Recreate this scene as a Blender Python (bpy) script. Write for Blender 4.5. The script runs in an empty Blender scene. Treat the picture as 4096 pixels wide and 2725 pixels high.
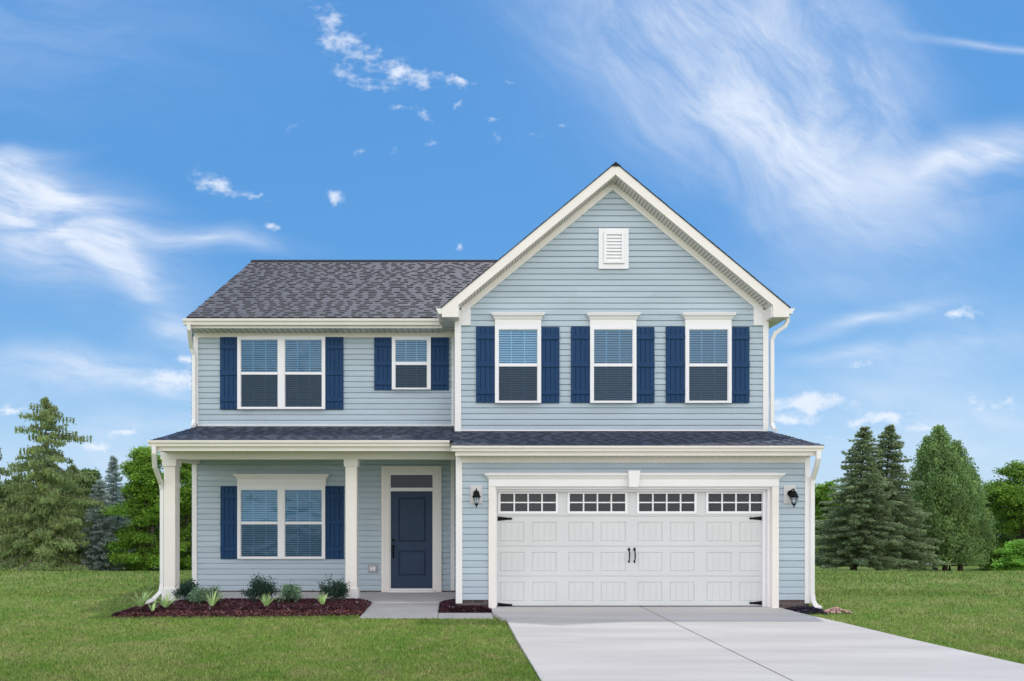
import bpy, bmesh, math, random
import numpy as np
from mathutils import Vector, Matrix
R = math.radians
random.seed(7); rng = np.random.default_rng(7)
S = bpy.context.scene; COL = S.collection
# survey of the place: camera stands 12.1 m in front of the garage wall (y = 0), eye 1.8 m up
F = 1571.0; CY = 12.1; CZ = 1.8
def X(u, y=0.0): return (u-1050.0)*(CY+y)/F
def Z(v, y=0.0): return CZ+(1165.0-v)*(CY+y)/F
YG, YU, YL = 0.0, 1.6, 2.38          # garage wall, gable wall above it, recessed left wall
XL, XR = -5.6, 6.26                  # house ends

# ---------------------------------------------------------------- materials
def mat(name, col, rough=0.6, spec=0.4, var=0.0, vscale=3.0, bump=0.0, bscale=60.0, attr=None, metal=0.0, stretch=None, fine=0.0):
    m = bpy.data.materials.new(name); m.use_nodes = True
    nt = m.node_tree; N = nt.nodes; L = nt.links; b = N['Principled BSDF']
    b.inputs['Base Color'].default_value = (*col, 1); b.inputs['Roughness'].default_value = rough
    b.inputs['Specular IOR Level'].default_value = spec; b.inputs['Metallic'].default_value = metal
    tc = N.new('ShaderNodeTexCoord'); src = tc.outputs['Object']
    if stretch:
        mp = N.new('ShaderNodeMapping'); mp.inputs['Scale'].default_value = stretch
        L.new(src, mp.inputs['Vector']); src = mp.outputs[0]
    out = None
    def mulby(fac_socket, lo, hi, prev):
        mr = N.new('ShaderNodeMapRange'); mr.inputs[1].default_value = 0.3; mr.inputs[2].default_value = 0.7
        mr.inputs[3].default_value = lo; mr.inputs[4].default_value = hi
        L.new(fac_socket, mr.inputs[0])
        v = N.new('ShaderNodeVectorMath'); v.operation = 'SCALE'
        if prev is None: v.inputs[0].default_value = col
        else: L.new(prev, v.inputs[0])
        L.new(mr.outputs[0], v.inputs['Scale']); return v.outputs[0]
    if attr:
        a = N.new('ShaderNodeAttribute'); a.attribute_name = attr
        v = N.new('ShaderNodeVectorMath'); v.operation = 'MULTIPLY'
        v.inputs[0].default_value = col; L.new(a.outputs['Color'], v.inputs[1]); out = v.outputs[0]
    if var:
        n = N.new('ShaderNodeTexNoise'); n.inputs['Scale'].default_value = vscale; n.inputs['Detail'].default_value = 5
        L.new(src, n.inputs['Vector']); out = mulby(n.outputs[0], 1-var, 1+var, out)
    if fine:
        n = N.new('ShaderNodeTexNoise'); n.inputs['Scale'].default_value = 150; n.inputs['Detail'].default_value = 2
        L.new(src, n.inputs['Vector']); out = mulby(n.outputs[0], 1-fine, 1+fine, out)
    if out: L.new(out, b.inputs['Base Color'])
    if bump:
        n = N.new('ShaderNodeTexNoise'); n.inputs['Scale'].default_value = bscale; n.inputs['Detail'].default_value = 4
        L.new(src, n.inputs['Vector'])
        bp = N.new('ShaderNodeBump'); bp.inputs['Strength'].default_value = bump; bp.inputs['Distance'].default_value = 0.01
        L.new(n.outputs[0], bp.inputs['Height']); L.new(bp.outputs[0], b.inputs['Normal'])
    return m

def leafmat(name, col, trans=0.25, patch=0.25):
    m = mat(name, col, 0.55, 0.3, attr='tone', var=patch, vscale=0.6)
    nt = m.node_tree; N = nt.nodes; L = nt.links; b = N['Principled BSDF']; o = N['Material Output']
    t = N.new('ShaderNodeBsdfTranslucent'); mx = N.new('ShaderNodeMixShader'); mx.inputs[0].default_value = trans
    L.new(b.inputs['Base Color'].links[0].from_socket, t.inputs[0])
    L.new(b.outputs[0], mx.inputs[1]); L.new(t.outputs[0], mx.inputs[2]); L.new(mx.outputs[0], o.inputs[0])
    return m

M = {}
M['siding'] = mat('siding', (0.43,0.50,0.555), 0.55, 0.35, attr='tone', var=0.05, vscale=0.9, bump=0.15, bscale=90, stretch=(1,1,6), fine=0.03)
M['siding_plain'] = mat('siding_plain', (0.43,0.50,0.555), 0.55, 0.35)
M['trim']   = mat('trim', (0.82,0.785,0.77), 0.45, 0.4, var=0.03, vscale=1.5, fine=0.02)
M['cream']  = mat('cream_trim', (0.83,0.765,0.71), 0.45, 0.4, var=0.03, vscale=1.5, fine=0.02)
M['vinyl']  = mat('window_vinyl', (0.84,0.81,0.82), 0.35, 0.45, var=0.02, vscale=2)
M['gdoor']  = mat('garage_door_steel', (0.64,0.64,0.625), 0.45, 0.4, var=0.03, vscale=1.2, bump=0.25, bscale=160, fine=0.03)
M['navy']   = mat('navy_shutter', (0.010,0.046,0.125), 0.55, 0.2, var=0.10, vscale=4, bump=0.2, bscale=120, stretch=(4,1,0.6))
M['doorblue']= mat('front_door_blue', (0.028,0.050,0.096), 0.5, 0.25, var=0.06, vscale=3, bump=0.15, bscale=200)
M['black']  = mat('black_iron', (0.004,0.004,0.005), 0.55, 0.15)
M['dark']   = mat('unlit_room_backing', (0.012,0.014,0.018), 0.8, 0.1)  # near-black backing colour stands in for the unlit room behind the blinds
M['blind']  = mat('blind_slat', (0.62,0.74,0.80), 0.5, 0.3)
M['shingle']= mat('shingle', (0.112,0.107,0.118), 0.55, 0.4, attr='tone', bump=0.5, bscale=200, fine=0.25)
M['ridge']  = mat('ridge_cap', (0.03,0.03,0.036), 0.9, 0.1, bump=0.4, bscale=100)
M['drip']   = mat('drip_edge', (0.025,0.027,0.032), 0.6, 0.3)
M['concrete']= mat('concrete', (0.50,0.47,0.443), 0.85, 0.2, var=0.12, vscale=1.3, bump=0.12, bscale=120, stretch=(0.22,1.8,1), fine=0.09)
M['walk']   = mat('walk_concrete', (0.52,0.485,0.47), 0.85, 0.2, var=0.09, vscale=2.0, bump=0.15, bscale=120, fine=0.06)
M['soffit'] = mat('soffit_vinyl', (0.70,0.66,0.63), 0.5, 0.3)
M['bark']   = mat('bark', (0.11,0.085,0.065), 0.9, 0.1, var=0.35, vscale=3, bump=0.8, bscale=20, stretch=(3,3,0.7))
M['twig']   = mat('branch_bark', (0.16,0.125,0.095), 0.9, 0.1, var=0.3, vscale=3)
M['plate'] = mat('lamp_mounting_plate', (.62,.59,.59), .5, .3)
M['lampglass'] = mat('frosted_lamp_glass', (0.75,0.77,0.80), 0.15, 0.6)
M['metalgrey'] = mat('galvanised', (0.42,0.44,0.47), 0.45, 0.5, metal=0.3)
M['plastic'] = mat('outlet_plastic', (0.36,0.35,0.36), 0.4, 0.4, var=0.1, vscale=30)
M['trans'] = mat('transom_film', (0.035,0.04,0.07), 0.25, 0.3)

def glass(name, tint, refl=0.6):
    m = bpy.data.materials.new(name); m.use_nodes = True; nt = m.node_tree; N = nt.nodes; L = nt.links
    N.remove(N['Principled BSDF']); o = N['Material Output']
    t = N.new('ShaderNodeBsdfTransparent'); t.inputs[0].default_value = (*tint, 1)
    tcn = N.new('ShaderNodeTexCoord'); nn_ = N.new('ShaderNodeTexNoise'); nn_.inputs['Scale'].default_value = 2.2; L.new(tcn.outputs['Object'], nn_.inputs['Vector']); bpn = N.new('ShaderNodeBump'); bpn.inputs['Strength'].default_value = .5; bpn.inputs['Distance'].default_value = .05; L.new(nn_.outputs[0], bpn.inputs['Height'])
    g = N.new('ShaderNodeBsdfGlossy'); L.new(bpn.outputs[0], g.inputs['Normal']); g.inputs['Roughness'].default_value = 0.03; g.inputs[0].default_value = (0.75,0.88,1,1)
    fr = N.new('ShaderNodeFresnel'); fr.inputs[0].default_value = 1.5
    ml = N.new('ShaderNodeMath'); ml.operation = 'MULTIPLY'; ml.inputs[1].default_value = refl
    mx = N.new('ShaderNodeMixShader')
    L.new(fr.outputs[0], ml.inputs[0]); L.new(ml.outputs[0], mx.inputs[0]); L.new(t.outputs[0], mx.inputs[1]); L.new(g.outputs[0], mx.inputs[2])
    L.new(mx.outputs[0], o.inputs[0]); return m
M['glass'] = glass('tinted_window_glass', (0.52,0.70,0.84), 1.2)
M['darkglass'] = glass('dark_window_glass', (0.32,0.36,0.40), 0.8)
def screenmat(SCR=.56):
    m = bpy.data.materials.new('insect_mesh'); m.use_nodes = True; nt = m.node_tree; N = nt.nodes; L = nt.links
    b = N['Principled BSDF']; b.inputs['Base Color'].default_value = (0.022,0.040,0.068,1); b.inputs['Roughness'].default_value = 0.7
    t = N.new('ShaderNodeBsdfTransparent'); mx = N.new('ShaderNodeMixShader'); mx.inputs[0].default_value = SCR
    L.new(t.outputs[0], mx.inputs[1]); L.new(b.outputs[0], mx.inputs[2]); L.new(mx.outputs[0], N['Material Output'].inputs[0]); return m
M['screen'] = screenmat(.66); M['screen_light'] = screenmat(.30)

def brickmat():
    m = mat('foundation_brick', (0.12,0.09,0.085), 0.85, 0.2); nt = m.node_tree; N = nt.nodes; L = nt.links
    tc = N.new('ShaderNodeTexCoord'); mp = N.new('ShaderNodeMapping'); mp.inputs['Rotation'].default_value = (R(90),0,0)
    bt = N.new('ShaderNodeTexBrick'); bt.inputs['Scale'].default_value = 1.0; bt.inputs['Brick Width'].default_value = 0.2
    bt.inputs['Row Height'].default_value = 0.07; bt.inputs['Mortar Size'].default_value = 0.006
    bt.inputs['Color1'].default_value = (0.13,0.09,0.085,1); bt.inputs['Color2'].default_value = (0.07,0.055,0.055,1); bt.inputs['Mortar'].default_value = (0.16,0.15,0.15,1)
    L.new(tc.outputs['Object'], mp.inputs[0]); L.new(mp.outputs[0], bt.inputs[0]); L.new(bt.outputs[0], N['Principled BSDF'].inputs[0]); return m
M['brick'] = brickmat()

# ---------------------------------------------------------------- mesh helpers
def tag(o, label=None, cat=None, group=None, kind=None):
    if label: o['label'] = label
    if cat: o['category'] = cat
    if group: o['group'] = group
    if kind: o['kind'] = kind
    return o
def empty(name, loc=(0,0,0)):
    o = bpy.data.objects.new(name, None); COL.objects.link(o); o.location = loc; o.empty_display_size = 0.3; return o
class MB:
    def __init__(s): s.v = []; s.f = []; s.m = []; s.c = []
    def add(s, vs, fs, m=0, c=None):
        n = len(s.v); s.v += [tuple(p) for p in vs]
        for f in fs: s.f.append([i+n for i in f]); s.m.append(m); s.c.append(c)
    def box(s, x0, x1, y0, y1, z0, z1, m=0):
        if x0 > x1: x0, x1 = x1, x0
        if y0 > y1: y0, y1 = y1, y0
        if z0 > z1: z0, z1 = z1, z0
        s.add([(x0,y0,z0),(x1,y0,z0),(x1,y1,z0),(x0,y1,z0),(x0,y0,z1),(x1,y0,z1),(x1,y1,z1),(x0,y1,z1)],
              [(0,3,2,1),(4,5,6,7),(0,1,5,4),(1,2,6,5),(2,3,7,6),(3,0,4,7)], m)
    def prism_y(s, poly, y0, y1, m=0):      # poly in (x, z)
        n = len(poly); s.add([(p[0],y0,p[1]) for p in poly]+[(p[0],y1,p[1]) for p in poly],
              [tuple(range(n)), tuple(range(2*n-1,n-1,-1))]+[(i,(i+1)%n,(i+1)%n+n,i+n) for i in range(n)], m)
    def prism_x(s, poly, x0, x1, m=0):      # poly in (y, z)
        n = len(poly); s.add([(x0,p[0],p[1]) for p in poly]+[(x1,p[0],p[1]) for p in poly],
              [tuple(range(n)), tuple(range(2*n-1,n-1,-1))]+[(i,(i+1)%n,(i+1)%n+n,i+n) for i in range(n)], m)
    def prism_z(s, poly, z0, z1, m=0):
        n = len(poly); s.add([(p[0],p[1],z0) for p in poly]+[(p[0],p[1],z1) for p in poly],
              [tuple(range(n)), tuple(range(2*n-1,n-1,-1))]+[(i,(i+1)%n,(i+1)%n+n,i+n) for i in range(n)], m)
    def lathe(s, prof, cx, cy, n=12, m=0):   # prof [(r, z)]
        vs = []
        for r, z in prof:
            for k in range(n): a = 2*math.pi*k/n; vs.append((cx+r*math.cos(a), cy+r*math.sin(a), z))
        fs = [(i*n+k, i*n+(k+1)%n, (i+1)*n+(k+1)%n, (i+1)*n+k) for i in range(len(prof)-1) for k in range(n)]
        fs += [tuple(range(n)), tuple(range((len(prof)-1)*n, len(prof)*n))]
        s.add(vs, fs, m)
    def tube(s, pts, w, d=None, m=0, n=4, rads=None):   # sweep; n=4 gives a rectangular section w by d
        d = d or w; pts = [Vector(p) for p in pts]; rings = []
        for i, p in enumerate(pts):
            t = (pts[min(i+1,len(pts)-1)]-pts[max(i-1,0)]).normalized()
            up = Vector((0,1,0)) if abs(t.y) < 0.9 else Vector((0,0,1))
            a = t.cross(up).normalized(); b = t.cross(a).normalized(); k = rads[i] if rads else 1
            if n == 4: rings.append([p+a*w/2*sx*k+b*d/2*sy*k for sx, sy in ((-1,-1),(1,-1),(1,1),(-1,1))])
            else: rings.append([p+(a*math.cos(2*math.pi*q/n)+b*math.sin(2*math.pi*q/n))*w/2*k for q in range(n)])
        vs = [p for r in rings for p in r]
        fs = [(i*n+k, i*n+(k+1)%n, (i+1)*n+(k+1)%n, (i+1)*n+k) for i in range(len(pts)-1) for k in range(n)]
        fs += [tuple(range(n))[::-1], tuple(range((len(pts)-1)*n, len(pts)*n))]
        s.add(vs, fs, m)
    def build(s, name, mats, parent=None, bevel=0, smooth=False, label=None, recalc=True):
        me = bpy.data.meshes.new(name); me.from_pydata([tuple(p) for p in s.v], [], s.f)
        if not isinstance(mats, (list, tuple)): mats = [mats]
        for m in mats: me.materials.append(m)
        me.polygons.foreach_set('material_index', s.m)
        if any(c is not None for c in s.c):
            at = me.attributes.new('tone', 'FLOAT_COLOR', 'FACE')
            arr = np.array([(c if c is not None else (1,1,1)) + (1,) for c in s.c], dtype=np.float32).ravel()
            at.data.foreach_set('color', arr)
        if recalc:
            bm = bmesh.new(); bm.from_mesh(me); bmesh.ops.recalc_face_normals(bm, faces=bm.faces); bm.to_mesh(me); bm.free()
        if smooth: me.polygons.foreach_set('use_smooth', [True]*len(me.polygons))
        me.update(); o = bpy.data.objects.new(name, me); COL.objects.link(o)
        if parent: o.parent = parent
        if bevel:
            b = o.modifiers.new('bevel', 'BEVEL'); b.width = bevel; b.segments = 1; b.limit_method = 'ANGLE'
        if label: o['label'] = label
        return o

def quads(name, P, m, parent=None, tone=None, tri=False):   # P (n,4,3) or (n,3,3) numpy
    n, k = P.shape[0], P.shape[1]
    me = bpy.data.meshes.new(name); me.vertices.add(n*k); me.vertices.foreach_set('co', P.reshape(-1).astype(np.float32))
    me.loops.add(n*k); me.loops.foreach_set('vertex_index', np.arange(n*k, dtype=np.int32))
    me.polygons.add(n); me.polygons.foreach_set('loop_start', np.arange(0, n*k, k, dtype=np.int32))
    me.polygons.foreach_set('loop_total', np.full(n, k, dtype=np.int32))
    me.update(calc_edges=True); me.materials.append(m)
    if tone is not None:
        at = me.attributes.new('tone', 'FLOAT_COLOR', 'FACE')
        at.data.foreach_set('color', np.concatenate([tone, np.ones((n,1))], 1).astype(np.float32).ravel())
    o = bpy.data.objects.new(name, me); COL.objects.link(o)
    if parent: o.parent = parent
    return o

# ---------------------------------------------------------------- HOUSE
H = empty('house', (0,0,0))
tag(H, 'two-storey pale blue clapboard house with navy shutters and white trim', 'house')
COURSE = 0.1167
def siding(z0, z1, xa, xb, yw, side=None, holes=()):
    """clapboard courses; xa, xb functions of z.  side: None = faces -y, else (x plane, sign) with xa/xb giving y limits"""
    mb = MB(); prof = [(0,-.017),(COURSE*.62,-.012),(COURSE-.017,-.004),(COURSE-.012,.006),(COURSE,.006)]
    z = z0
    while z < z1-.002:
        pts = []; brk = sorted(random.uniform(-6,7) for _ in range(3)); tn_ = [random.uniform(.955,1.035) for _ in range(4)]
        def put(a0, b0, a1, b1, za, zb, da, db):
            e = [q for q in brk if max(a0,a1)+.05 < q < min(b0,b1)-.05]; lo = [a0]+e; hi = e+[b0]; lo1 = [a1]+e; hi1 = e+[b1]
            for i in range(len(lo)):
                g_ = .0015 if i else 0; tt = tn_[sum(1 for q in brk if q < (lo[i]+hi[i])/2)]
                mb.add([(lo[i]+g_,yw+da,za),(hi[i],yw+da,za),(hi1[i],yw+db,zb),(lo1[i]+g_,yw+db,zb)], [(0,1,2,3)], 0, (tt,tt,tt))
        for dz, dy in prof:
            zz = min(z+dz, z1); pts.append((zz, dy))
        nx = (min(z+COURSE, z1), prof[0][1]); pts.append(nx)
        for (za, da), (zb, db) in zip(pts[:-1], pts[1:]):
            if abs(za-zb) < 1e-6 and abs(da-db) < 1e-6: continue
            if side is None:
                a0, b0, a1, b1 = xa(za), xb(za), xa(zb), xb(zb)
                if a0 >= b0: continue
                if a1 > b1: a1 = b1 = (a1+b1)/2
                hs = [h for h in holes if h[2] < (za+zb)/2 < h[3]]
                if hs:
                    e = [a0]+[v for h in hs for v in h[:2]]+[b0]
                    for i in range(0, len(e), 2): put(e[i],e[i+1],e[i],e[i+1],za,zb,da,db)
                else: put(a0,b0,a1,b1,za,zb,da,db)
            else:
                xp, sg = side
                mb.add([(xp-sg*da,xa(za),za),(xp-sg*da,xb(za),za),(xp-sg*db,xb(zb),zb),(xp-sg*db,xa(zb),zb)], [(0,1,2,3)], 0, (1,1,1))
        z += COURSE
    return mb
SL = 0.23                                     # pitch of the low front roof
def zr(y): return 3.298+SL*(y-1.6)
APX, APZ, GSL = 3.13, 8.53, 0.83              # gable ridge
def k(c): return lambda z: c
w = siding(0.008, 5.50, k(XL+.08), k(-.02), YL, holes=[(X(890,YL),X(1005,YL),-1,Z(1085,YL))]); w.build('wall', M['siding'], H, recalc=False, label='pale blue clapboard wall of the recessed left half')
w = siding(0.14, 2.72, k(.1), k(XR-.08), YG, holes=[(X(1130),X(1782),-1,Z(1112))]); w.build('wall', M['siding'], H, recalc=False, label='pale blue clapboard wall around the garage door')
def gxa(z): return max(.1, APX-(8.17-z)/GSL)
def gxb(z): return min(XR-.1, APX+(8.17-z)/GSL)
w = siding(3.31, 8.16, gxa, gxb, YU); w.build('wall', M['siding'], H, recalc=False, label='pale blue clapboard gable wall above the garage')
for sg, xs, y0, y1, z0, z1 in ((-1, XL, YL, 10.4, 0, 5.5), (1, XR, 0, 10.4, .14, 2.7), (1, XR, YU, 10.4, 2.7, 5.55), (-1, 0.0, 0, YL, .14, 2.75), (-1, 0.0, YU, YL+.5, 3.3, 5.5)):
    siding(z0, z1, k(y0), k(y1), 0, side=(xs, sg)).build('wall', M['siding'], H, recalc=False)
b = MB()
b.box(XL+.02, .03, YL+.02, 10.38, -.12, 5.52)
b.box(.03, X(1140), .02, .3, -.02, 2.8); b.box(X(1776), XR-.02, .02, .3, -.02, 2.8); b.box(X(1140)+.001, X(1776)-.001, .02, .3, Z(1118), 2.8); b.box(.03, XR-.02, .301, 10.38, -.02, 2.8); b.box(.031, XR-.021, YU+.02, 10.37, 2.8, 5.6)
b.prism_y([(.033,5.6),(XR-.023,5.6),(APX,8.18)], YU+.02, 6.2)
b.prism_x([(YL+.025,5.52),(10.37,5.52),(6.4,8.2)], XL+.03, XR-.03)
b.build('wall_core', M['siding_plain'], H)
b = MB(); b.box(XL+.02, 0, YL-.004, YL+.1, -.12, .006); b.build('foundation', M['brick'], H)
b = MB(); b.box(.01, X(1124), -.002, .1, -.12, .14); b.build('foundation', M['brick'], H)
b = MB(); b.box(X(1790), XR-.01, -.002, .1, -.12, .14); b.box(XR-.08, XR-.008, .1, 10.3, -.12, .14)
b.build('foundation', M['brick'], H)

# corner boards, friezes, starter strips
b = MB(); T = .03
b.box(-.008, .108, -T, .0, .075, Z(1050)); b.build('corner_board', M['trim'], H, .004)
b = MB(); b.box(XR-.09, XR+.005, -T, .0, .075, Z(1050)); b.build('corner_board', M['trim'], H, .004)
b = MB(); b.box(-.03, .1, YU-T, YU, zr(YU-.05), 5.735); b.build('corner_board', M['trim'], H, .004)
b = MB(); b.box(XR-.11, XR+.0, YU-T, YU, zr(YU-.05), 5.735); b.build('corner_board', M['trim'], H, .004)
b = MB(); b.box(X(443,YL), X(454,YL), YL-T, YL+.02, .01, 2.78); b.build('corner_board', M['trim'], H, .004)
b = MB(); b.box(X(446,YL), X(457,YL), YL-T, YL+.02, zr(YL)+.03, 5.4); b.build('corner_board', M['trim'], H, .004)
b = MB(); b.box(-.115, -.035, YL-.02, YL+.02, .01, 2.78); b.box(-.1, -.045, YL-.02, YL+.02, zr(YL)+.03, 5.4); b.build('corner_board', M['trim'], H, .004)
b = MB(); b.box(.108, XR-.09, -.028, .0, Z(1064), Z(1050)); b.box(.108, XR-.09, -.036, .0, Z(1065.5), Z(1064)); b.build('frieze_board', M['cream'], H)
b = MB(); b.box(X(450,YL), -.02, YL-.028, YL, Z(776,YL), Z(762,YL)); b.box(X(450,YL), -.02, YL-.034, YL, Z(778,YL), Z(776,YL)); b.build('frieze_board', M['cream'], H)
b = MB(); b.box(XL+.1, -.02, YL-.03, YL, zr(YL)+.02, Z(978,YL)); b.box(.1, XR-.11, YU-.03, YU, zr(YU)+.005, zr(YU)+.03); b.build('flashing_strip', M['trim'], H)

# gable rake: fascia, soffit, frieze
YF = 1.30
def rake(name, zt0, zt1, y0, y1, m, lx, rx, hb=None):
    # two sloped boards meeting at the ridge between offsets zt0 (upper) and zt1 (lower) below the apex
    for sg, xe in ((-1, lx), (1, rx)):
        dx = abs(xe-APX); mb = MB()
        mb.prism_y([(APX, APZ-zt0), (xe, APZ-zt0-GSL*dx), (xe, APZ-zt1-GSL*dx), (APX, APZ-zt1)], y0, y1)
        mb.build(name, m, H)
def ztop(x): return APZ-GSL*abs(x-APX)
b = MB(); b.prism_y([(APX,APZ),(-.28,ztop(-.28)),(-.28,5.51),(.04,5.51),(.04,ztop(.04)-.222),(APX,APZ-.222)], YF, YF+.03); b.build('fascia', M['cream'], H, .003, label='wide cream gable fascia, left slope')
b = MB(); b.prism_y([(APX,APZ),(6.54,ztop(6.54)),(6.54,5.51),(6.22,5.51),(6.22,ztop(6.22)-.222),(APX,APZ-.222)], YF, YF+.03); b.build('fascia', M['cream'], H, .003, label='wide cream gable fascia, right slope')
rake('soffit', .226, .236, YF+.03, YU+.02, M['soffit'], .04, 6.22)
# soffit ribs
b = MB()
for i in range(54):
    for sg in (-1,1):
        d = .06+i*.0575; x = APX+sg*d; z = APZ-.237-GSL*d
        if d < 3.05: b.prism_y([(x-.0035,z+.002+GSL*.0035*sg),(x+.0035,z+.002-GSL*.0035*sg),(x+.0035,z-.004-GSL*.0035*sg),(x-.0035,z-.004+GSL*.0035*sg)], YF+.032, YU-.03)
b.build('soffit_groove', mat('soffit_groove', (.12,.11,.10), .8), H)
rake('frieze_board', .238, .375, YU-.03, YU, M['cream'], .1, XR-.11)
rake('frieze_edge', .375, .395, YU-.04, YU, M['trim'], .1, XR-.11)
b = MB(); b.box(.1, .29, YU-.033, YU, 5.42, ztop(.25)-.3); b.build('frieze_return', M['trim'], H, .003)
b = MB(); b.box(XR-.3, XR-.11, YU-.033, YU, 5.42, ztop(6.0)-.3); b.build('frieze_return', M['trim'], H, .003)
# boxed eaves running back on both sides of the gable
b = MB(); b.box(-.28, -.0, YF+.03, YL-.3, 5.505, 5.515); b.box(.0,.04, YF+.03, YU-.03, 5.505,5.515); b.build('soffit', M['soffit'], H)
b = MB(); b.box(-.28, -.26, YF+.03, 2.3, 5.515, ztop(-.28)-.01); b.build('eave_board', M['trim'], H)
b = MB(); b.box(XR, 6.54, YF+.03, 10.3, 5.505, 5.515); b.box(6.22,XR, YF+.03, YU-.03, 5.505,5.515); b.build('soffit', M['soffit'], H)
b = MB(); b.box(6.52, 6.54, YF+.03, 10.3, 5.515, ztop(6.54)-.01); b.box(6.2,6.22,YF+.03,YU-.03,5.515,5.73); b.build('eave_board', M['trim'], H)
b = MB(); b.box(.04,.06,YF+.03,YU-.03,5.515,5.73); b.build('eave_board', M['trim'], H)

# gutters (K profile), prof in (out, z)
def kprof(zt, h=.115, w=.11): return [(0,zt),(0,zt-h),(-w*.62,zt-h),(-w*.70,zt-h*.62),(-w*.95,zt-h*.38),(-w,zt-h*.12),(-w,zt),(-w+.012,zt),(-w+.012,zt-.02),(-.012,zt-.02),(-.012,zt)]
def gutter_x(x0, x1, yb, zt, h, w):
    mb = MB(); mb.prism_x([(yb+o, z) for o, z in kprof(zt,h,w)], x0, x1)
    return mb.build('gutter', M['cream'], H)
ZT_G = 2.83; gutter_x(X(1039,-.45), X(1897,-.45), -.34, ZT_G, .09, .11)
ZT_P = 2.985; gutter_x(-5.56, -.12, .30, ZT_P, .105, .11)
ZT_U = 5.635; gutter_x(X(421,1.87), -.34, 1.97, ZT_U, .118, .12)
def gutter_y(xb, sg, y0, y1, zt):
    mb = MB(); mb.prism_y([(xb-sg*o, z) for o, z in kprof(zt,.12,.11)], y0, y1); mb.build('gutter', M['trim'], H)
gutter_y(-.28, -1, 1.31, 2.1, 5.70); gutter_y(6.54, 1, 1.31, 10.2, 5.70)
# fascias and soffits of the level eaves
b = MB(); b.box(X(1047.7,-.34), XR+.02, -.34, -.31, 2.668, 2.80); b.build('fascia', M['cream'], H)
b = MB(); b.box(0, XR+.01, -.31, -.0, 2.688, 2.698); b.build('soffit', M['soffit'], H)
b = MB(); b.box(-5.5, -.03, .30, .33, 2.80, 2.95); b.build('fascia', M['cream'], H)
b = MB(); b.box(-5.5, -.03, .33, .86, 2.842, 2.850); b.build('soffit', M['soffit'], H)
b = MB(); b.box(XL+.06, -.285, 1.97, 2.0, Z(755.5,1.97), 5.64); b.build('fascia', M['cream'], H)
b = MB(); b.box(XL+.02, -.28, 2.0, YL-.028, Z(755.5,1.97)+.002, Z(755.5,1.97)+.012); b.box(-.279,-.03,YL-.3,YL-.03,5.49,5.5); b.build('soffit', M['soffit'], H)
b = MB(); gx = XL+.1
while gx < -.35: b.box(gx-.004, gx+.004, 2.0, YL-.03, Z(755.5,1.97)-.004, Z(755.5,1.97)+.001); gx += .125
b.build('soffit_groove', bpy.data.materials['soffit_groove'], H); b = MB(); gx = -5.4
while gx < -.1: b.box(gx-.012, gx+.012, .40, .85, 2.839, 2.843); gx += .13
b.build('soffit_groove', bpy.data.materials['soffit_groove'], H); b = MB(); gx = .1
while gx < XR: b.box(gx-.012, gx+.012, -.28, -.03, 2.683, 2.689); gx += .13
b.build('soffit_groove', bpy.data.materials['soffit_groove'], H)
# porch ceiling + beam
b = MB(); b.box(XL+.02, -.0, .862, YL-.0, 2.79, 2.80); b.build('porch_ceiling', M['soffit'], H)
b = MB(); b.box(-5.62, -.0, .86, 1.08, 2.69, 2.85); b.box(-5.62, -5.42, 1.08, YL-.03, 2.69, 2.79); b.build('porch_beam', M['cream'], H, .004)

# shingle roofs
def shingles(name, o, ud, sd, nd, width, length, label=None, expo=.15, base=(1,1,1), thick=.03, ts=1.0):
    o, ud, sd, nd = Vector(o), Vector(ud), Vector(sd), Vector(nd); mb = MB(); s = 0.0; row = 0; flip = False
    while s < length-.01:
        e = min(expo, length-s); u = 0.0
        while u < width-1e-4:
            tw = min(random.choice((.08,.10,.13,.16,.19)), width-u)
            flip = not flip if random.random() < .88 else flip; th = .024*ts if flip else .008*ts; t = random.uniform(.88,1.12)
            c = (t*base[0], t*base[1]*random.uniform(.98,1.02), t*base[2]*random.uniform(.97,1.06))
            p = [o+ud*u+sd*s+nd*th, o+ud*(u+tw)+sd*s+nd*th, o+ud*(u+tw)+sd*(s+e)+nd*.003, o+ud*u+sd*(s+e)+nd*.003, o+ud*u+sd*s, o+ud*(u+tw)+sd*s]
            ed = (.55 if flip else .85); mb.add(p, [(0,1,2,3)], 0, c); mb.add(p, [(4,5,1,0),(4,0,3),(5,2,1)], 0, (c[0]*ed,c[1]*ed,c[2]*ed)); u += tw  # front edges toned darker, painting the shadow under each tab
        s += e; row += 1
    p = [o-nd*.004, o+ud*width-nd*.004, o+ud*width+sd*length-nd*.004, o+sd*length-nd*.004]
    q = [v-nd*thick for v in p]
    mb.add(p+q, [(0,1,2,3),(4,7,6,5),(0,4,5,1),(1,5,6,2),(2,6,7,3),(3,7,4,0)], 1)
    return mb.build(name, [M['shingle'], M['drip']], H, recalc=False, label=label)
def nrm(v): v = Vector(v); return v.normalized()
yE, zE = 1.90, 5.665; yR, zR = 6.4, 8.44; sd = nrm((0, yR-yE, zR-zE)); ln = math.hypot(yR-yE, zR-zE)
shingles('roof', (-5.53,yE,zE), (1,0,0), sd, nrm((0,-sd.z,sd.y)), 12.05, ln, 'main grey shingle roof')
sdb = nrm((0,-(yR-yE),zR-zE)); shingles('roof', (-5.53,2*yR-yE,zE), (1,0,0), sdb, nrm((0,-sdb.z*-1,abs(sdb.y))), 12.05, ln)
b = MB(); b.prism_x([(yR-.12,zR-.045),(yR,zR+.035),(yR+.12,zR-.045)], -5.54, 6.5); b.build('ridge_cap', M['ridge'], H)
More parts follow.
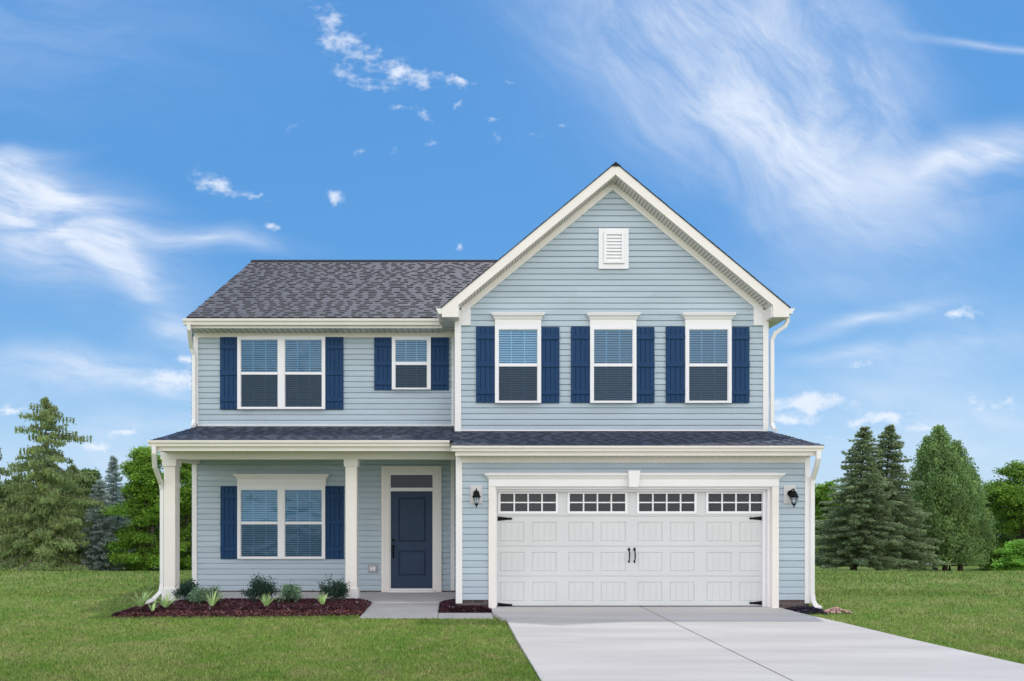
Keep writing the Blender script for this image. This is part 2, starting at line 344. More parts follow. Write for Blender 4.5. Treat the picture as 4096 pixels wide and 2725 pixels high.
for sg in (-1,1):
    sdg = nrm((-sg, 0, GSL)); ndg = nrm((sg*GSL, 0, 1)); L_ = math.hypot(3.44, 3.44*GSL)
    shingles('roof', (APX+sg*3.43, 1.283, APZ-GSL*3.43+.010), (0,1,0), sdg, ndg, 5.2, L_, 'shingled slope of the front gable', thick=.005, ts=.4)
b = MB(); b.prism_y([(APX-.10,APZ-.060),(APX,APZ+.020),(APX+.10,APZ-.060)], 1.275, 6.5); b.build('ridge_cap', M['ridge'], H)
sl = nrm((0,1,SL)); nl = nrm((0,-SL,1))
shingles('roof', (-.06,-.42,zr(-.42)), (1,0,0), sl, nl, XR+.04+.06, math.hypot(YU+.42, SL*(YU+.42)), 'low shingled roof over the garage', base=(.34,.44,.66), ts=.6)  # dark bluish base puts the house's shadow into the shingle colour
shingles('roof', (-5.53,.22,zr(.22)), (1,0,0), sl, nl, 5.53-.061, math.hypot(YL-.22, SL*(YL-.22)), 'low shingled porch roof', base=(.34,.44,.66), ts=.6)  # same shingles, with the shade below the upper eave painted in
b = MB()
b.prism_x([(.32,2.82),(YL+.02,zr(YL)-.05),(YL+.02,2.82)], XL+.07, XL+.09); b.build('roof_end', M['siding_plain'], H)
b = MB(); b.prism_x([(-.3,2.68),(YU+.02,zr(YU)-.05),(YU+.02,2.68)], XR-.02, XR); b.build('roof_end', M['siding_plain'], H)

# porch slab, columns
b = MB(); b.box(XL+.02, -.02, .85, YL-.005, -.14, -.02); b.build('porch_floor', M['walk'], H, .01)
def column(u):
    cx = X(u, .875)+.0; cy = .985
    mb = MB(); mb.box(cx-.108, cx+.108, cy-.108, cy+.108, .18, 2.60); c = mb.build('column', M['cream'], H, .005)
    mb = MB(); mb.box(cx-.135, cx+.135, cy-.135, cy+.135, 2.555, 2.69); mb.build('capital', M['cream'], c, .005)
    mb = MB(); mb.box(cx-.14, cx+.14, cy-.14, cy+.14, -.02, .24); mb.build('base', M['trim'], c, .005)
    return cx
c1x = column(390); c2x = column(808)

# downspouts
def downspout(pts, label, outlet=None, m='trim'):
    mb = MB(); mb.tube(pts, .075, .06); d = mb.build('downspout', M[m], H, .006, label=label)
    if outlet:
        mb = MB(); mb.tube(outlet, .082, .07); mb.build('outlet', M['metalgrey'] if m == 'g' else M[m], d, .006)
xd = X(447, YL-.06)
downspout([(X(434,1.87)+.01,1.86,5.53),(X(434,1.87)+.01,1.87,5.42),(xd-.03,YL-.14,5.12),(xd,YL-.07,4.98),(xd,YL-.07,zr(YL)+.12)], 'white downspout at the upper left corner',
          [(xd,YL-.07,zr(YL)+.12),(xd+.01,YL-.11,zr(YL)+.045),(xd+.05,YL-.24,zr(YL-.24)+.045)])
xd = XR+.07
downspout([(6.60,1.50,5.60),(6.60,1.50,5.47),(6.55,1.5,5.38),(xd+.05,1.55,5.26),(xd,1.58,5.12),(xd,1.58,zr(YU)+.14)], 'white downspout at the upper right corner',
          [(xd,1.58,zr(YU)+.14),(xd-.01,1.52,zr(YU)+.06),(xd-.02,1.38,zr(YU-.2)+.05)])
xd = X(373.5,.93)
downspout([(X(355,.24),.24,2.88),(X(355,.24),.24,2.76),(X(359,.5),.45,2.52),(xd,.88,2.22),(xd,.93,2.10),(xd,.93,.32),(xd-.02,.90,.16),(xd-.12,.78,.02),(xd-.22,.66,-.02)], 'white downspout beside the left porch column')
xd = X(1869,-.04)
downspout([(X(1884,-.4),-.395,2.74),(X(1884,-.4),-.395,2.62),(X(1880,-.3),-.3,2.50),(xd,-.06,2.27),(xd,-.04,2.15),(xd,-.04,.22)], 'white downspout at the garage corner',
          [(xd,-.04,.24),(xd+.01,-.05,.12),(xd+.04,-.09,.04),(xd+.10,-.16,.0)])

# windows --------------------------------------------------
def window(y, outer, panes, ladders=2, header=None, label=None, scr='screen'):
    """outer = (u0,u1,v0,v1); panes = columns [(u0,u1)], rows upper (v0,v1), lower (v0,v1)"""
    cols, (ua, ub), (la, lb) = panes
    xo0, xo1, zo1, zo0 = X(outer[0],y), X(outer[1],y), Z(outer[2],y), Z(outer[3],y)
    xs = [(X(a,y), X(c,y)) for a, c in cols]; zu1, zu0, zl1, zl0 = Z(ua,y), Z(ub,y), Z(la,y), Z(lb,y)
    f = MB(); Y0, Y1 = y-.085, y
    ex = [xo0]+[v for p in xs for v in p]+[xo1]
    for i in range(0, len(ex), 2): f.box(ex[i], ex[i+1], Y0, Y1, zo0, zo1)
    for a, c in xs: f.box(a, c, Y0+.004, Y1, zu1, zo1); f.box(a, c, Y0-.008, Y1, zo0, zl0); f.box(a, c, y-.03, y-.018, zl0, zu1, 1)
    win = f.build('window', [M['vinyl'], M['dark']], H, label=label)
    sf = MB()
    for a, c in xs:
        sf.box(a, c, Y0+.012, Y1, zl1, zu0)
        t = .012
        sf.box(a, a+t, Y0+.012, Y0+.05, zu0, zu1); sf.box(c-t, c, Y0+.012, Y0+.05, zu0, zu1); sf.box(a+t, c-t, Y0+.012, Y0+.05, zu1-t, zu1)
        sf.box(a, a+t, Y0+.024, Y0+.06, zl0, zl1); sf.box(c-t, c, Y0+.024, Y0+.06, zl0, zl1); sf.box(a+t, c-t, Y0+.024, Y0+.06, zl0, zl0+t)
    sf.build('sash', M['vinyl'], win, .002)
    for a, c in xs:
        g = MB(); g.add([(a,y-.057,zu0),(c,y-.057,zu0),(c,y-.057,zu1),(a,y-.057,zu1)], [(0,1,2,3)]); g.build('pane', M['glass'], win)
        g = MB(); g.add([(a,y-.053,zl0),(c,y-.053,zl0),(c,y-.053,zl1),(a,y-.053,zl1)], [(0,1,2,3)]); g.build('pane', M['glass'], win)
        g = MB(); g.add([(a,y-.059,zl0),(c,y-.059,zl0),(c,y-.059,zl1),(a,y-.059,zl1)], [(0,1,2,3)]); g.build('insect_screen', M[scr], win)
        bl = MB(); zz = zu1-.01; i = 0
        while zz > zl0+.02:
            hh = .0315; dz = random.uniform(-.0012,.0012)
            bl.add([(a+.006,y-.046,zz-hh+dz),(c-.006,y-.046,zz-hh-dz),(c-.006,y-.034,zz-dz),(a+.006,y-.034,zz+dz),
                    (a+.006,y-.044,zz-hh-.002+dz),(c-.006,y-.044,zz-hh-.002-dz)], [(0,1,2,3),(0,4,5,1)])
            zz -= .0468
        for q in range(ladders):
            cx = a+(c-a)*(q+1)/(ladders+1); bl.box(cx-.012, cx+.012, y-.0485, y-.047, zl0+.01, zu1)
        bl.build('blind', M['blind'], win, recalc=False)
    if header:
        (hx0, hx1, hv0, hv1), (cu0, cu1, cv0) = header
        a, c, z0, z1, zt = X(hx0,y), X(hx1,y), Z(hv1,y), Z(hv0,y), Z(cv0,y)
        h = MB(); h.box(a, c, y-.075, y, z0, z1); hd = h.build('header', M['trim'], win, .003)
        crown(a, c, X(cu0,y), X(cu1,y), z1, zt, y-.075, y, hd)
    return win
def crown(a, c, A, C, z0, z1, yf, yw, parent, m='trim'):
    """moulding flaring out from a..c at z0 to A..C at z1"""
    n = [(0,0),(.18,.10),(.30,.30),(.62,.55),(.85,.62),(.92,.86),(1,.88),(1,1)]; e = (c-a-(C-A))/-2; mb = MB(); vs = []
    for o, h in n:
        z = z0+(z1-z0)*h; d = e*o
        vs += [(a-d,yf-d*.9,z),(c+d,yf-d*.9,z),(c+d,yw,z),(a-d,yw,z)]
    fs = [(i*4+q, i*4+(q+1)%4, i*4+4+(q+1)%4, i*4+4+q) for i in range(len(n)-1) for q in range(4)]+[(0,3,2,1),tuple(len(vs)-4+q for q in range(4))]
    mb.add(vs, fs); mb.build('crown_moulding', M[m], parent)
def shutter(y, u0, u1, v0, v1):
    x0, x1, z1, z0 = X(u0,y), X(u1,y), Z(v0,y), Z(v1,y); mb = MB(); n = 4; g = .007; w = (x1-x0-g*(n-1))/n
    for i in range(n): mb.box(x0+i*(w+g), x0+i*(w+g)+w, y-.045, y-.018, z0, z1)
    mb.box(x0+.002, x1-.002, y-.022, y-.005, z0+.002, z1-.002, 1)
    Hh = z1-z0; bh = .095
    o = mb.build('shutter', [M['navy'], M['navy']], H, .0025)
    for c in (z1-.205*Hh/1.5, (z0+z1)/2, z0+.205*Hh/1.5):
        r = MB(); r.box(x0+.001, x1-.001, y-.065, y-.045, c-bh/2, c+bh/2)
        r.build('batten', M['navy'], o, .004)
    return o
tw = [(556,642),(657,743)]
window(YL, (549,750,775,943), (tw,(783,858),(864,939)), label='twin window on the upper floor of the left half')
window(YL, (902.7,991.8,776,898), ([(910,984)],(783.6,834.7),(842,895)), label='small square upper window')
window(YL, (549,750,1118,1286), (tw,(1126.6,1201),(1207,1282)), header=((548,752,1103,1118),(539,758,1092)), label='twin window under the porch with white header', scr='screen_light')
for u in (0, 218, 436):
    window(YU, (1138.8+u,1244.4+u,752,929), ([(1146.6+u,1236.8+u)],(760,838.5),(845.5,925)), header=((1138.6+u,1244.6+u,738,752),(1131.4+u,1253.7+u,723.6)), label='gable window with white header')
for y, a, c, v0, v1 in ((YL,508,548.6,777,943),(YL,750.4,791,777,943),(YL,862,902.4,777.7,898.7),(YL,992.2,1033,777.7,898.7),(YL,509,548.6,1119,1286.6),(YL,750.4,792,1119,1286.6)):
    shutter(y, a, c, v0, v1)
for u in (0, 218, 436):
    shutter(YU, 1095.7+u, 1138.4+u, 753, 927.3); shutter(YU, 1244.7+u, 1287+u, 754, 928)

# gable vent
b = MB(); y = YU
b.box(X(1376.9,y), X(1445.7,y), y-.05, y, Z(620.8,y), Z(527.8,y)); v = b.build('gable_vent', M['vinyl'], H, .004, label='white louvred attic vent')
b = MB(); xa, xb, za, zb = X(1388,y), X(1435.3,y), Z(609,y), Z(536.7,y); xi, xj, zi, zj = X(1394.5,y), X(1429,y), Z(604,y), Z(543.5,y)
b.box(xa, xi, y-.085, y-.05, za, zb); b.box(xj, xb, y-.085, y-.05, za, zb); b.box(xi, xj, y-.085, y-.05, za, zi); b.box(xi, xj, y-.085, y-.05, zj, zb); b.build('vent_frame', M['vinyl'], v, .003)
b = MB(); n = 8
for i in range(n):
    z = zi+(zj-zi)*i/n; h = (zj-zi)/n; b.add([(xi,y-.08,z),(xj,y-.08,z),(xj,y-.054,z+h*.95),(xi,y-.054,z+h*.95),(xi,y-.055,z),(xj,y-.055,z)], [(0,1,2,3),(0,4,5,1)])
b.build('louvre', M['vinyl'], v, recalc=False)

# front door
y = YL; b = MB()
def zz(v): return Z(v, y)
def xx(u): return X(u, y)
b.box(xx(878.4), xx(896.5), y-.06, y, -.02, zz(1073)); b.box(xx(999.6), xx(1016.6), y-.06, y, -.02, zz(1073)); b.box(xx(896.5), xx(999.6), y-.06, y, zz(1089), zz(1073))
b.build('door_casing', M['cream'], H, .005)
b = MB(); b.box(xx(896.5), xx(899.8), y-.045, y, -.02, zz(1089)); b.box(xx(995.8), xx(999.6), y-.045, y, -.02, zz(1089)); b.box(xx(899.8), xx(995.8), y-.045, y, zz(1093.7), zz(1089)); b.box(xx(899.8), xx(995.8), y-.048, y, zz(1131), zz(1122.8)); b.box(xx(897),xx(999),y-.056,y-.046,zz(1125.5),zz(1123.2))
b.box(xx(884), xx(886), y-.066, y-.06, -.02, zz(1077)); b.box(xx(1008), xx(1010), y-.066, y-.06, -.02, zz(1077))
b.build('door_jamb', M['trim'], H, .003)
b = MB(); b.box(xx(896.5), xx(999.6), y-.12, y-.05, -.02, .02); b.box(xx(899.8), xx(995.8), y-.08, y, .02, zz(1354)); b.build('threshold', M['trim'], H, .004)
b = MB(); b.box(xx(899.8), xx(995.8), y-.02, y-.005, zz(1122.8), zz(1093.7)); tr = b.build('transom', M['trans'], H)
x0, x1, z0, z1 = xx(900.2), xx(995.4), zz(1353.7), zz(1131.3)
def panel_door(name, x0, x1, z0, z1, yf, panels, m, parent, rec=.010, edge=.018):
    mb = MB(); xs_ = sorted({x0, x1, *[v for p in panels for v in (p[0], p[1])]}); zs_ = sorted({z0, z1, *[v for p in panels for v in (p[2], p[3])]})
    for i in range(len(xs_)-1):
        for j in range(len(zs_)-1):
            a, c, d, e = xs_[i], xs_[i+1], zs_[j], zs_[j+1]
            ins = any(p[0]-1e-6 <= a and c <= p[1]+1e-6 and p[2]-1e-6 <= d and e <= p[3]+1e-6 for p in panels)
            if ins: continue
            mb.add([(a,yf,d),(c,yf,d),(c,yf,e),(a,yf,e)], [(0,1,2,3)])
    for p in panels:
        a, c, d, e = p; s = edge
        rings = [(0,0),(s*.35,rec),(s*.65,rec),(s,rec*.25)]
        vs = []
        for t, dy in rings: vs += [(a+t,yf+dy,d+t),(c-t,yf+dy,d+t),(c-t,yf+dy,e-t),(a+t,yf+dy,e-t)]
        mb.add(vs, [(i*4+q, i*4+(q+1)%4, i*4+4+(q+1)%4, i*4+4+q) for i in range(3) for q in range(4)]+[(12,13,14,15)])
    return mb
door = panel_door('front_door', x0, x1, z0, z1, y-.018, [(xx(917.4),xx(980),zz(1247),zz(1145.7)),(xx(917.4),xx(980),zz(1325),zz(1267.5))], M['doorblue'], H, .022, .034)
do = door.build('front_door', M['doorblue'], H, recalc=False, label='navy blue two-panel front door')
hx = xx(905.8)
b = MB(); b.tube([(hx,y-.02,zz(1243.4)),(hx,y-.045,zz(1243.4))], .062, n=14); b.build('deadbolt', M['black'], do)
b = MB(); b.tube([(hx,y-.02,zz(1257)),(hx,y-.04,zz(1257))], .06, n=14); b.tube([(hx,y-.04,zz(1258)),(hx,y-.085,zz(1261)),(hx,y-.095,zz(1267)),(hx,y-.085,zz(1275)),(hx,y-.05,zz(1281)),(hx,y-.03,zz(1283))], .036, n=8, rads=[1,1.1,1,.9,.9,1]); b.tube([(hx,y-.02,zz(1282)),(hx,y-.035,zz(1282))], .045, n=12)
b.tube([(hx-.01,y-.06,zz(1256)),(hx-.01,y-.062,zz(1259))],.03,n=8)
b.build('handle', M['black'], do)
b = MB(); b.box(xx(847), xx(870.5), y-.03, y-.01, zz(1319), zz(1299)); ou = b.build('outlet_cover', M['plastic'], H, .006, label='grey weatherproof outlet box')
b = MB(); b.box(xx(850.5), xx(867), y-.06, y-.03, zz(1315.5), zz(1302)); b.build('outlet_lid', mat('outlet_lid', (.5,.5,.52), .15, .6), ou, .006)
b = MB(); b.box(xx(854), xx(857.5), y-.066, y-.06, zz(1312), zz(1305)); b.box(xx(860), xx(863.5), y-.066, y-.06, zz(1312), zz(1305)); b.build('outlet_socket', M['vinyl'], ou)

# garage surround
def gu(x): return X((1900+x/2.24)/1.7377)
def gu2(x): return X((2600+x/2.24)/1.7377)
def gv(v): return Z((1800+v/2.24)/1.7377)
b = MB(); b.box(gu(120), gu(185), -.055, .14, -.01, gv(330)); b.build('garage_casing', M['cream'], H, .004)
b = MB(); b.box(gu2(1083), gu2(1143), -.055, .14, -.01, gv(330)); b.build('garage_casing', M['cream'], H, .004)
b = MB(); b.box(gu(185), gu2(1083), .0, .14, gv(352), gv(330)); b.box(gu(185)+.0, gu(198), .06, .2, 0, gv(352)); b.box(gu2(1062), gu2(1083), .03, .2, 0, gv(352)); b.box(gu2(1034), gu2(1061), .1, .2, 0, gv(352)); b.box(gu(198), gu2(1034), .07, .2, gv(372), gv(353)); b.build('garage_jamb', M['vinyl'], H, .004)
b = MB(); b.box(gu(120), gu2(1143), -.062, .0, gv(330), gv(262)); gh = b.build('garage_header', M['trim'], H, .004)
crown(gu(120), gu2(1143), gu(88), gu2(1193), gv(262), gv(210), -.062, 0, gh, 'trim')
b = MB(); b.box(gu(114), gu2(1148), -.07, -.0, gv(209), gv(197)); b.build('header_flashing', M['metalgrey'], gh)
b = MB(); b.prism_y([(gu(1353),gv(188)),(gu(1460),gv(188)),(gu(1442),gv(335)),(gu(1360),gv(335))], -.17, -.0); b.build('keystone', M['trim'], gh, .004)

# garage door
yd = .15; kk = (CY+yd)/CY
def du(x): return gu(x)*kk
def dv(v): return CZ+(gv(v)-CZ)*kk
rows = [(1397,1130),(1130,862),(862,593)]     # bottom..top sections
pr = [(1182,1360),(915,1093),(645,825)]
pcols = [(220,443),(510,733),(835,1062),(1125,1352),(1455,1680),(1745,1968),(2073,2300),(2365,2590)]
x0, x1 = du(196), gu2(1034)*kk
root = None
for (vb, vt), (pt, pb) in zip(rows, pr):
    zb, zt = dv(vb)+.003, dv(vt)-.003
    if vb == 1397: zb = 0.012
    pn = [(du(a), du(c), dv(pb), dv(pt)) for a, c in pcols]
    mb = panel_door('s', x0, x1, zb, zt, yd, pn, None, None, .013, .026)
    mb.add([(x0,yd,zt),(x1,yd,zt),(x1,yd+.015,zt+.003),(x0,yd+.015,zt+.003)], [(0,1,2,3)]); mb.add([(x0,yd,zb),(x1,yd,zb),(x1,yd+.015,zb-.003),(x0,yd+.015,zb-.003)], [(0,1,2,3)])
    for a, c, d, e in pn:
        for q in (.25,.5,.75):
            xm = a+(c-a)*q; mb.add([(xm-.005,yd+.0030,d+.028),(xm,yd-.0022,d+.028),(xm+.005,yd+.0030,d+.028),(xm-.005,yd+.0030,e-.028),(xm,yd-.0022,e-.028),(xm+.005,yd+.0030,e-.028)], [(0,1,4,3),(1,2,5,4)])
    if root is None: root = mb.build('garage_door', M['gdoor'], H, recalc=False, label='wide white sectional garage door'); gd = root
    else: mb.build('door_section', M['gdoor'], gd, recalc=False)
wcols = [(205+620.2*i, 745+620.2*i) for i in range(4)]
pn = [(du(a)+.003, du(c)-.003, dv(572), dv(377)) for a, c in wcols]
mb = MB(); zb, zt = dv(593)+.003, dv(372)
ex = [x0]+[v for p in pn for v in (p[0],p[1])]+[x1]
for i in range(0,len(ex),2): mb.box(ex[i], ex[i+1], yd, yd+.04, zb, zt)
for p in pn: mb.box(p[0], p[1], yd, yd+.04, zb, p[2]); mb.box(p[0], p[1], yd, yd+.04, p[3], zt)
mb.build('door_section', M['gdoor'], gd, label='top garage door section with window inserts')
lead = mat('lead_came', (.10,.105,.11), .5)
for i, (a, c) in enumerate(wcols):
    a0, c0 = du(227+620.2*i), du(724+620.2*i); t0, t1 = dv(550), dv(392); p = pn[i]
    f = MB(); f.box(p[0], a0, yd-.018, yd+.01, p[2], p[3]); f.box(c0, p[1], yd-.018, yd+.01, p[2], p[3]); f.box(a0, c0, yd-.018, yd+.01, p[2], t0); f.box(a0, c0, yd-.018, yd+.01, t1, p[3])
    wdt = (c0-a0)/4
    zm = (t0+t1)/2; f.box(a0, c0, yd-.012, yd+.01, zm-.011, zm+.011)
    for q in (1,2,3): f.box(a0+wdt*q-.012, a0+wdt*q+.012, yd-.0145, yd+.01, t0, t1)
    wn = f.build('garage_window', M['vinyl'], gd)
    g = MB(); g.add([(a0,yd+.012,t0),(c0,yd+.012,t0),(c0,yd+.012,t1),(a0,yd+.012,t1)], [(0,1,2,3)]); g.build('pane', mat('dark_pane', (.022,.025,.028), .12, .35), wn)
    if True:
        l = MB()
        for q in range(4):
            for zc in ((t0+zm)/2, (t1+zm)/2):
                cx = a0+wdt*(q+.5); s = .0035
                for (x_a, z_a, x_b, z_b) in ((-.10,-.045,.10,-.045),(-.10,.045,.10,.045)): pass
                for sx in (-1,1):
                    for p1, p2 in (((sx*.115,.055),(sx*.055,0)),((sx*.115,-.055),(sx*.055,0)),((sx*.055,0),(sx*.02,0))):
                        l.tube([(cx+p1[0],yd+.010,zc+p1[1]),(cx+p2[0],yd+.010,zc+p2[1])], .0028)
                l.tube([(cx-.02,yd+.01,zc+.035),(cx+.02,yd+.01,zc+.035)],.0028); l.tube([(cx-.02,yd+.01,zc-.035),(cx+.02,yd+.01,zc-.035)],.0028)
        l.build('leading', lead, wn)
def hinge(xh, zc, sg):
    L_ = .265; mb = MB()
    mb.prism_y([(xh,zc+.040),(xh+sg*L_*.86,zc+.016),(xh+sg*L_*.90,zc+.028),(xh+sg*L_*.94,zc+.012),(xh+sg*L_*1.02,zc),(xh+sg*L_*.94,zc-.012),(xh+sg*L_*.90,zc-.028),(xh+sg*L_*.86,zc-.016),(xh,zc-.040)][::sg], yd-.012, yd-.001)
    for q in (.12,.5): mb.tube([(xh+sg*L_*q,yd-.012,zc),(xh+sg*L_*q,yd-.018,zc)], .012, n=8)
    mb.build('hinge', M['black'], gd)
for zc in (dv(616), dv(1389)): hinge(du(203), zc, 1)
for zc in (dv(613), dv(1371)): hinge(gu2(1020)*kk, zc, -1)
for xh in (1379, 1428):
    cx = du(xh); z1, z0 = dv(873), dv(1015); mb = MB()
    def diamond(z, r, h): mb.prism_y([(cx,z+h),(cx+r,z+.004),(cx+r*.6,z-h*.6),(cx-r*.6,z-h*.6),(cx-r,z+.004)], yd-.014, yd-.001)
    diamond(z1-.035, .024, .035); mb.prism_y([(cx,z0),(cx+.018,z0+.032),(cx+.01,z0+.05),(cx-.01,z0+.05),(cx-.018,z0+.032)], yd-.014, yd-.001)
    mb.tube([(cx,yd-.01,z1-.05),(cx,yd-.045,z1-.08),(cx,yd-.055,(z0+z1)/2),(cx,yd-.045,z0+.07),(cx,yd-.01,z0+.04)], .02, n=8, rads=[1,1.1,1.25,1,.8])
    mb.build('handle', M['black'], gd)

# wall lanterns
def lantern(cx, label):
    zb, zt = Z(1159.5), Z(1117); mb = MB(); mb.box(cx-.107, cx+.107, -.035, -.0, zb, zt); mb.box(cx-.078, cx+.078, -.045, -.035, zb+.03, zt-.03)
    l = mb.build('wall_lantern', M['plate'], H, .005, label=label)
    yl = -.175; z = lambda v: Z(v)
    a = MB(); a.tube([(cx,-.045,z(1136)),(cx,-.06,z(1136))], .11, n=16); a.tube([(cx,-.06,z(1134)),(cx,-.10,z(1128)),(cx,-.15,z(1127)),(cx,yl,z(1131))], .024, n=8); a.build('arm', M['black'], l)
    a = MB(); a.lathe([(.004,z(1124.5)),(.012,z(1127)),(.006,z(1128.5)),(.016,z(1130)),(.042,z(1134)),(.058,z(1139)),(.063,z(1142)),(.078,z(1143.5)),(.078,z(1145)),(.062,z(1146))][::-1], cx, yl, 12)
    a.lathe([(.028,z(1160)),(.034,z(1161)),(.022,z(1163)),(.008,z(1165)),(.013,z(1166.5)),(.004,z(1168.5))][::-1], cx, yl, 10)
    for q in range(6):
        an = math.pi/6+q*math.pi/3; a.tube([(cx+.062*math.cos(an),yl+.062*math.sin(an),z(1146)),(cx+.030*math.cos(an),yl+.030*math.sin(an),z(1160.5))], .006)
    a.build('lantern_frame', M['black'], l)
    a = MB(); a.lathe([(.028,z(1160)),(.056,z(1146.2))], cx, yl, 12); a.build('glass', glass('lantern_glass'+label[:3], (.85,.88,.92), .8), l)
    a = MB(); a.lathe([(.02,z(1160)),(.042,z(1154)),(.040,z(1147))], cx, yl, 10); a.build('bulb', M['lampglass'], l, smooth=True)
lantern(X(1096), 'black lantern left of the garage door'); lantern(X(1816.3), 'black lantern right of the garage door')

# ---------------------------------------------------------------- GROUND
def gz(x, y):
    d = np.asarray(y, float)+CY; x = np.asarray(x, float)
    z = np.interp(d, [-60,-20,7,17,20,44,70,200,2500], [-.8,-.4,-.05,-.06,-.16,-2.42,-3.3,-5.2,-9])
    n = .05*np.sin(x*.31+1)*np.sin(y*.23)+.03*np.sin(x*.13-y*.4)
    far = np.clip((d-17)/10,0,1)*3
    side = np.clip((np.abs(x-.3)-7.5)/4, 0, 1)*.0
    return z+n*far*.35+side
ys = np.concatenate([np.linspace(-70,-14,15), np.linspace(-13,10,47), np.linspace(11,60,50), np.linspace(64,200,20), [300,600,1200,2400]])
xs_ = np.concatenate([[-2000,-800,-300,-150], np.linspace(-90,-22,18), np.linspace(-20,20,41), np.linspace(22,90,18), [150,300,800,2000]])
gx_, gy_ = np.meshgrid(xs_, ys); gz_ = gz(gx_, gy_)
nx, ny = len(xs_), len(ys); vs = np.stack([gx_,gy_,gz_], -1).reshape(-1,3)
fs = [(j*nx+i, j*nx+i+1, (j+1)*nx+i+1, (j+1)*nx+i) for j in range(ny-1) for i in range(nx-1)]
def lawnmat(name, attr):
    m = bpy.data.materials.new(name); m.use_nodes = True; nt = m.node_tree; N = nt.nodes; L = nt.links; b = N['Principled BSDF']
    b.inputs['Roughness'].default_value = .75; b.inputs['Specular IOR Level'].default_value = .12
    tc = N.new('ShaderNodeTexCoord')
    def noise(sc, det=4):
        n = N.new('ShaderNodeTexNoise'); n.inputs['Scale'].default_value = sc; n.inputs['Detail'].default_value = det; n.inputs['Roughness'].default_value = .65; L.new(tc.outputs['Object'], n.inputs['Vector']); return n.outputs[0]
    def ramp(f, stops):
        r = N.new('ShaderNodeValToRGB'); L.new(f, r.inputs[0]); e = r.color_ramp.elements
        e[0].position, e[0].color = stops[0][0], (*stops[0][1],1); e[1].position, e[1].color = stops[-1][0], (*stops[-1][1],1)
        for p, c in stops[1:-1]: q = e.new(p); q.color = (*c,1)
        return r.outputs[0]
    big = ramp(noise(.7,8), [(.35,(.150,.275,.045)),(.5,(.205,.305,.065)),(.65,(.29,.345,.11))])
    pat = ramp(noise(3.2,8), [(.48,(0,0,0)),(.68,(.8,.8,.8))])
    mx = N.new('ShaderNodeMix'); mx.data_type = 'RGBA'; L.new(pat, mx.inputs[0]); L.new(big, mx.inputs[6]); mx.inputs[7].default_value = (.33,.32,.14,1)
    out = mx.outputs[2]
    if attr:
        a = N.new('ShaderNodeAttribute'); a.attribute_name = 'tone'; v = N.new('ShaderNodeVectorMath'); v.operation = 'MULTIPLY'
        L.new(out, v.inputs[0]); L.new(a.outputs['Color'], v.inputs[1]); L.new(v.outputs[0], b.inputs[0])
        t = N.new('ShaderNodeBsdfTranslucent'); L.new(v.outputs[0], t.inputs[0]); ms = N.new('ShaderNodeMixShader'); ms.inputs[0].default_value = .3
        L.new(b.outputs[0], ms.inputs[1]); L.new(t.outputs[0], ms.inputs[2]); L.new(ms.outputs[0], N['Material Output'].inputs[0])
    else:
        f2 = N.new('ShaderNodeMix'); f2.data_type = 'RGBA'; f2.blend_type = 'MULTIPLY'; f2.inputs[0].default_value = 1
        L.new(out, f2.inputs[6]); L.new(ramp(noise(14,5), [(.3,(.50,.55,.42)),(.7,(1.05,1.02,.9))]), f2.inputs[7]); L.new(f2.outputs[2], b.inputs[0])
        bp = N.new('ShaderNodeBump'); bp.inputs['Strength'].default_value = .6; bp.inputs['Distance'].default_value = .03; L.new(noise(40,4), bp.inputs['Height']); L.new(bp.outputs[0], b.inputs['Normal'])
    return m
me = bpy.data.meshes.new('ground'); me.from_pydata([tuple(p) for p in vs], [], fs); me.materials.append(lawnmat('lawn', False))
me.polygons.foreach_set('use_smooth', [True]*len(me.polygons)); g = bpy.data.objects.new('ground', me); COL.objects.link(g); tag(g, kind='structure')

# driveway with a tooled joint, walkway
DL = [(.62,-.0),(.62,-.55),(.74,-1.1),(.80,-1.15),(.82,-2.6),(.88,-4.6),(1.0,-9),(1.1,-16)]
DR = [(5.74,-.0),(5.80,-.6),(6.0,-1.6),(6.2,-2.8),(6.55,-4.4),(7.3,-7.5),(8.6,-12),(9.5,-16)]
def jx(y): return 3.31+(-y)*.039
def drive_x(y, side): pts = DL if side == 0 else DR; return float(np.interp(-y, [-p[1] for p in pts], [p[0] for p in pts]))
b = MB(); yy = [0.,-.15,-.3,-.55,-.8,-1.1,-1.15,-1.6,-2.2,-2.8,-3.6,-4.4,-5.4,-7.5,-9,-12,-16]
yy[0] = .13
for side in (0, 1):
    for y0, y1 in zip(yy[:-1], yy[1:]):
        a = [(drive_x(t,0), jx(t)-.014) if side == 0 else (jx(t)+.014, drive_x(t,1)) for t in (y0, y1)]
        zt = [-.0-.004*abs(t) for t in (y0,y1)]
        b.add([(a[0][0],y0,zt[0]),(a[0][1],y0,zt[0]),(a[1][1],y1,zt[1]),(a[1][0],y1,zt[1]),(a[0][0],y0,zt[0]-.12),(a[0][1],y0,zt[0]-.12),(a[1][1],y1,zt[1]-.12),(a[1][0],y1,zt[1]-.12)],
              [(0,3,2,1),(0,4,7,3),(1,2,6,5)])
b.add([(jx(0)-.02,.13,-.014),(jx(0)+.02,.13,-.014),(jx(-16)+.02,-16,-.08),(jx(-16)-.02,-16,-.08)], [(0,1,2,3)])
# apron across the cross joint
dr = b.build('driveway', M['concrete']); tag(dr, kind='structure')
b = MB(); b.box(-1.6, -.31, -.85, .845, -.14, -.038); b.box(-.30, .615, -.88, -.34, -.14, -.040)
wk = b.build('walkway', M['walk'], bevel=.008); tag(wk, kind='structure')

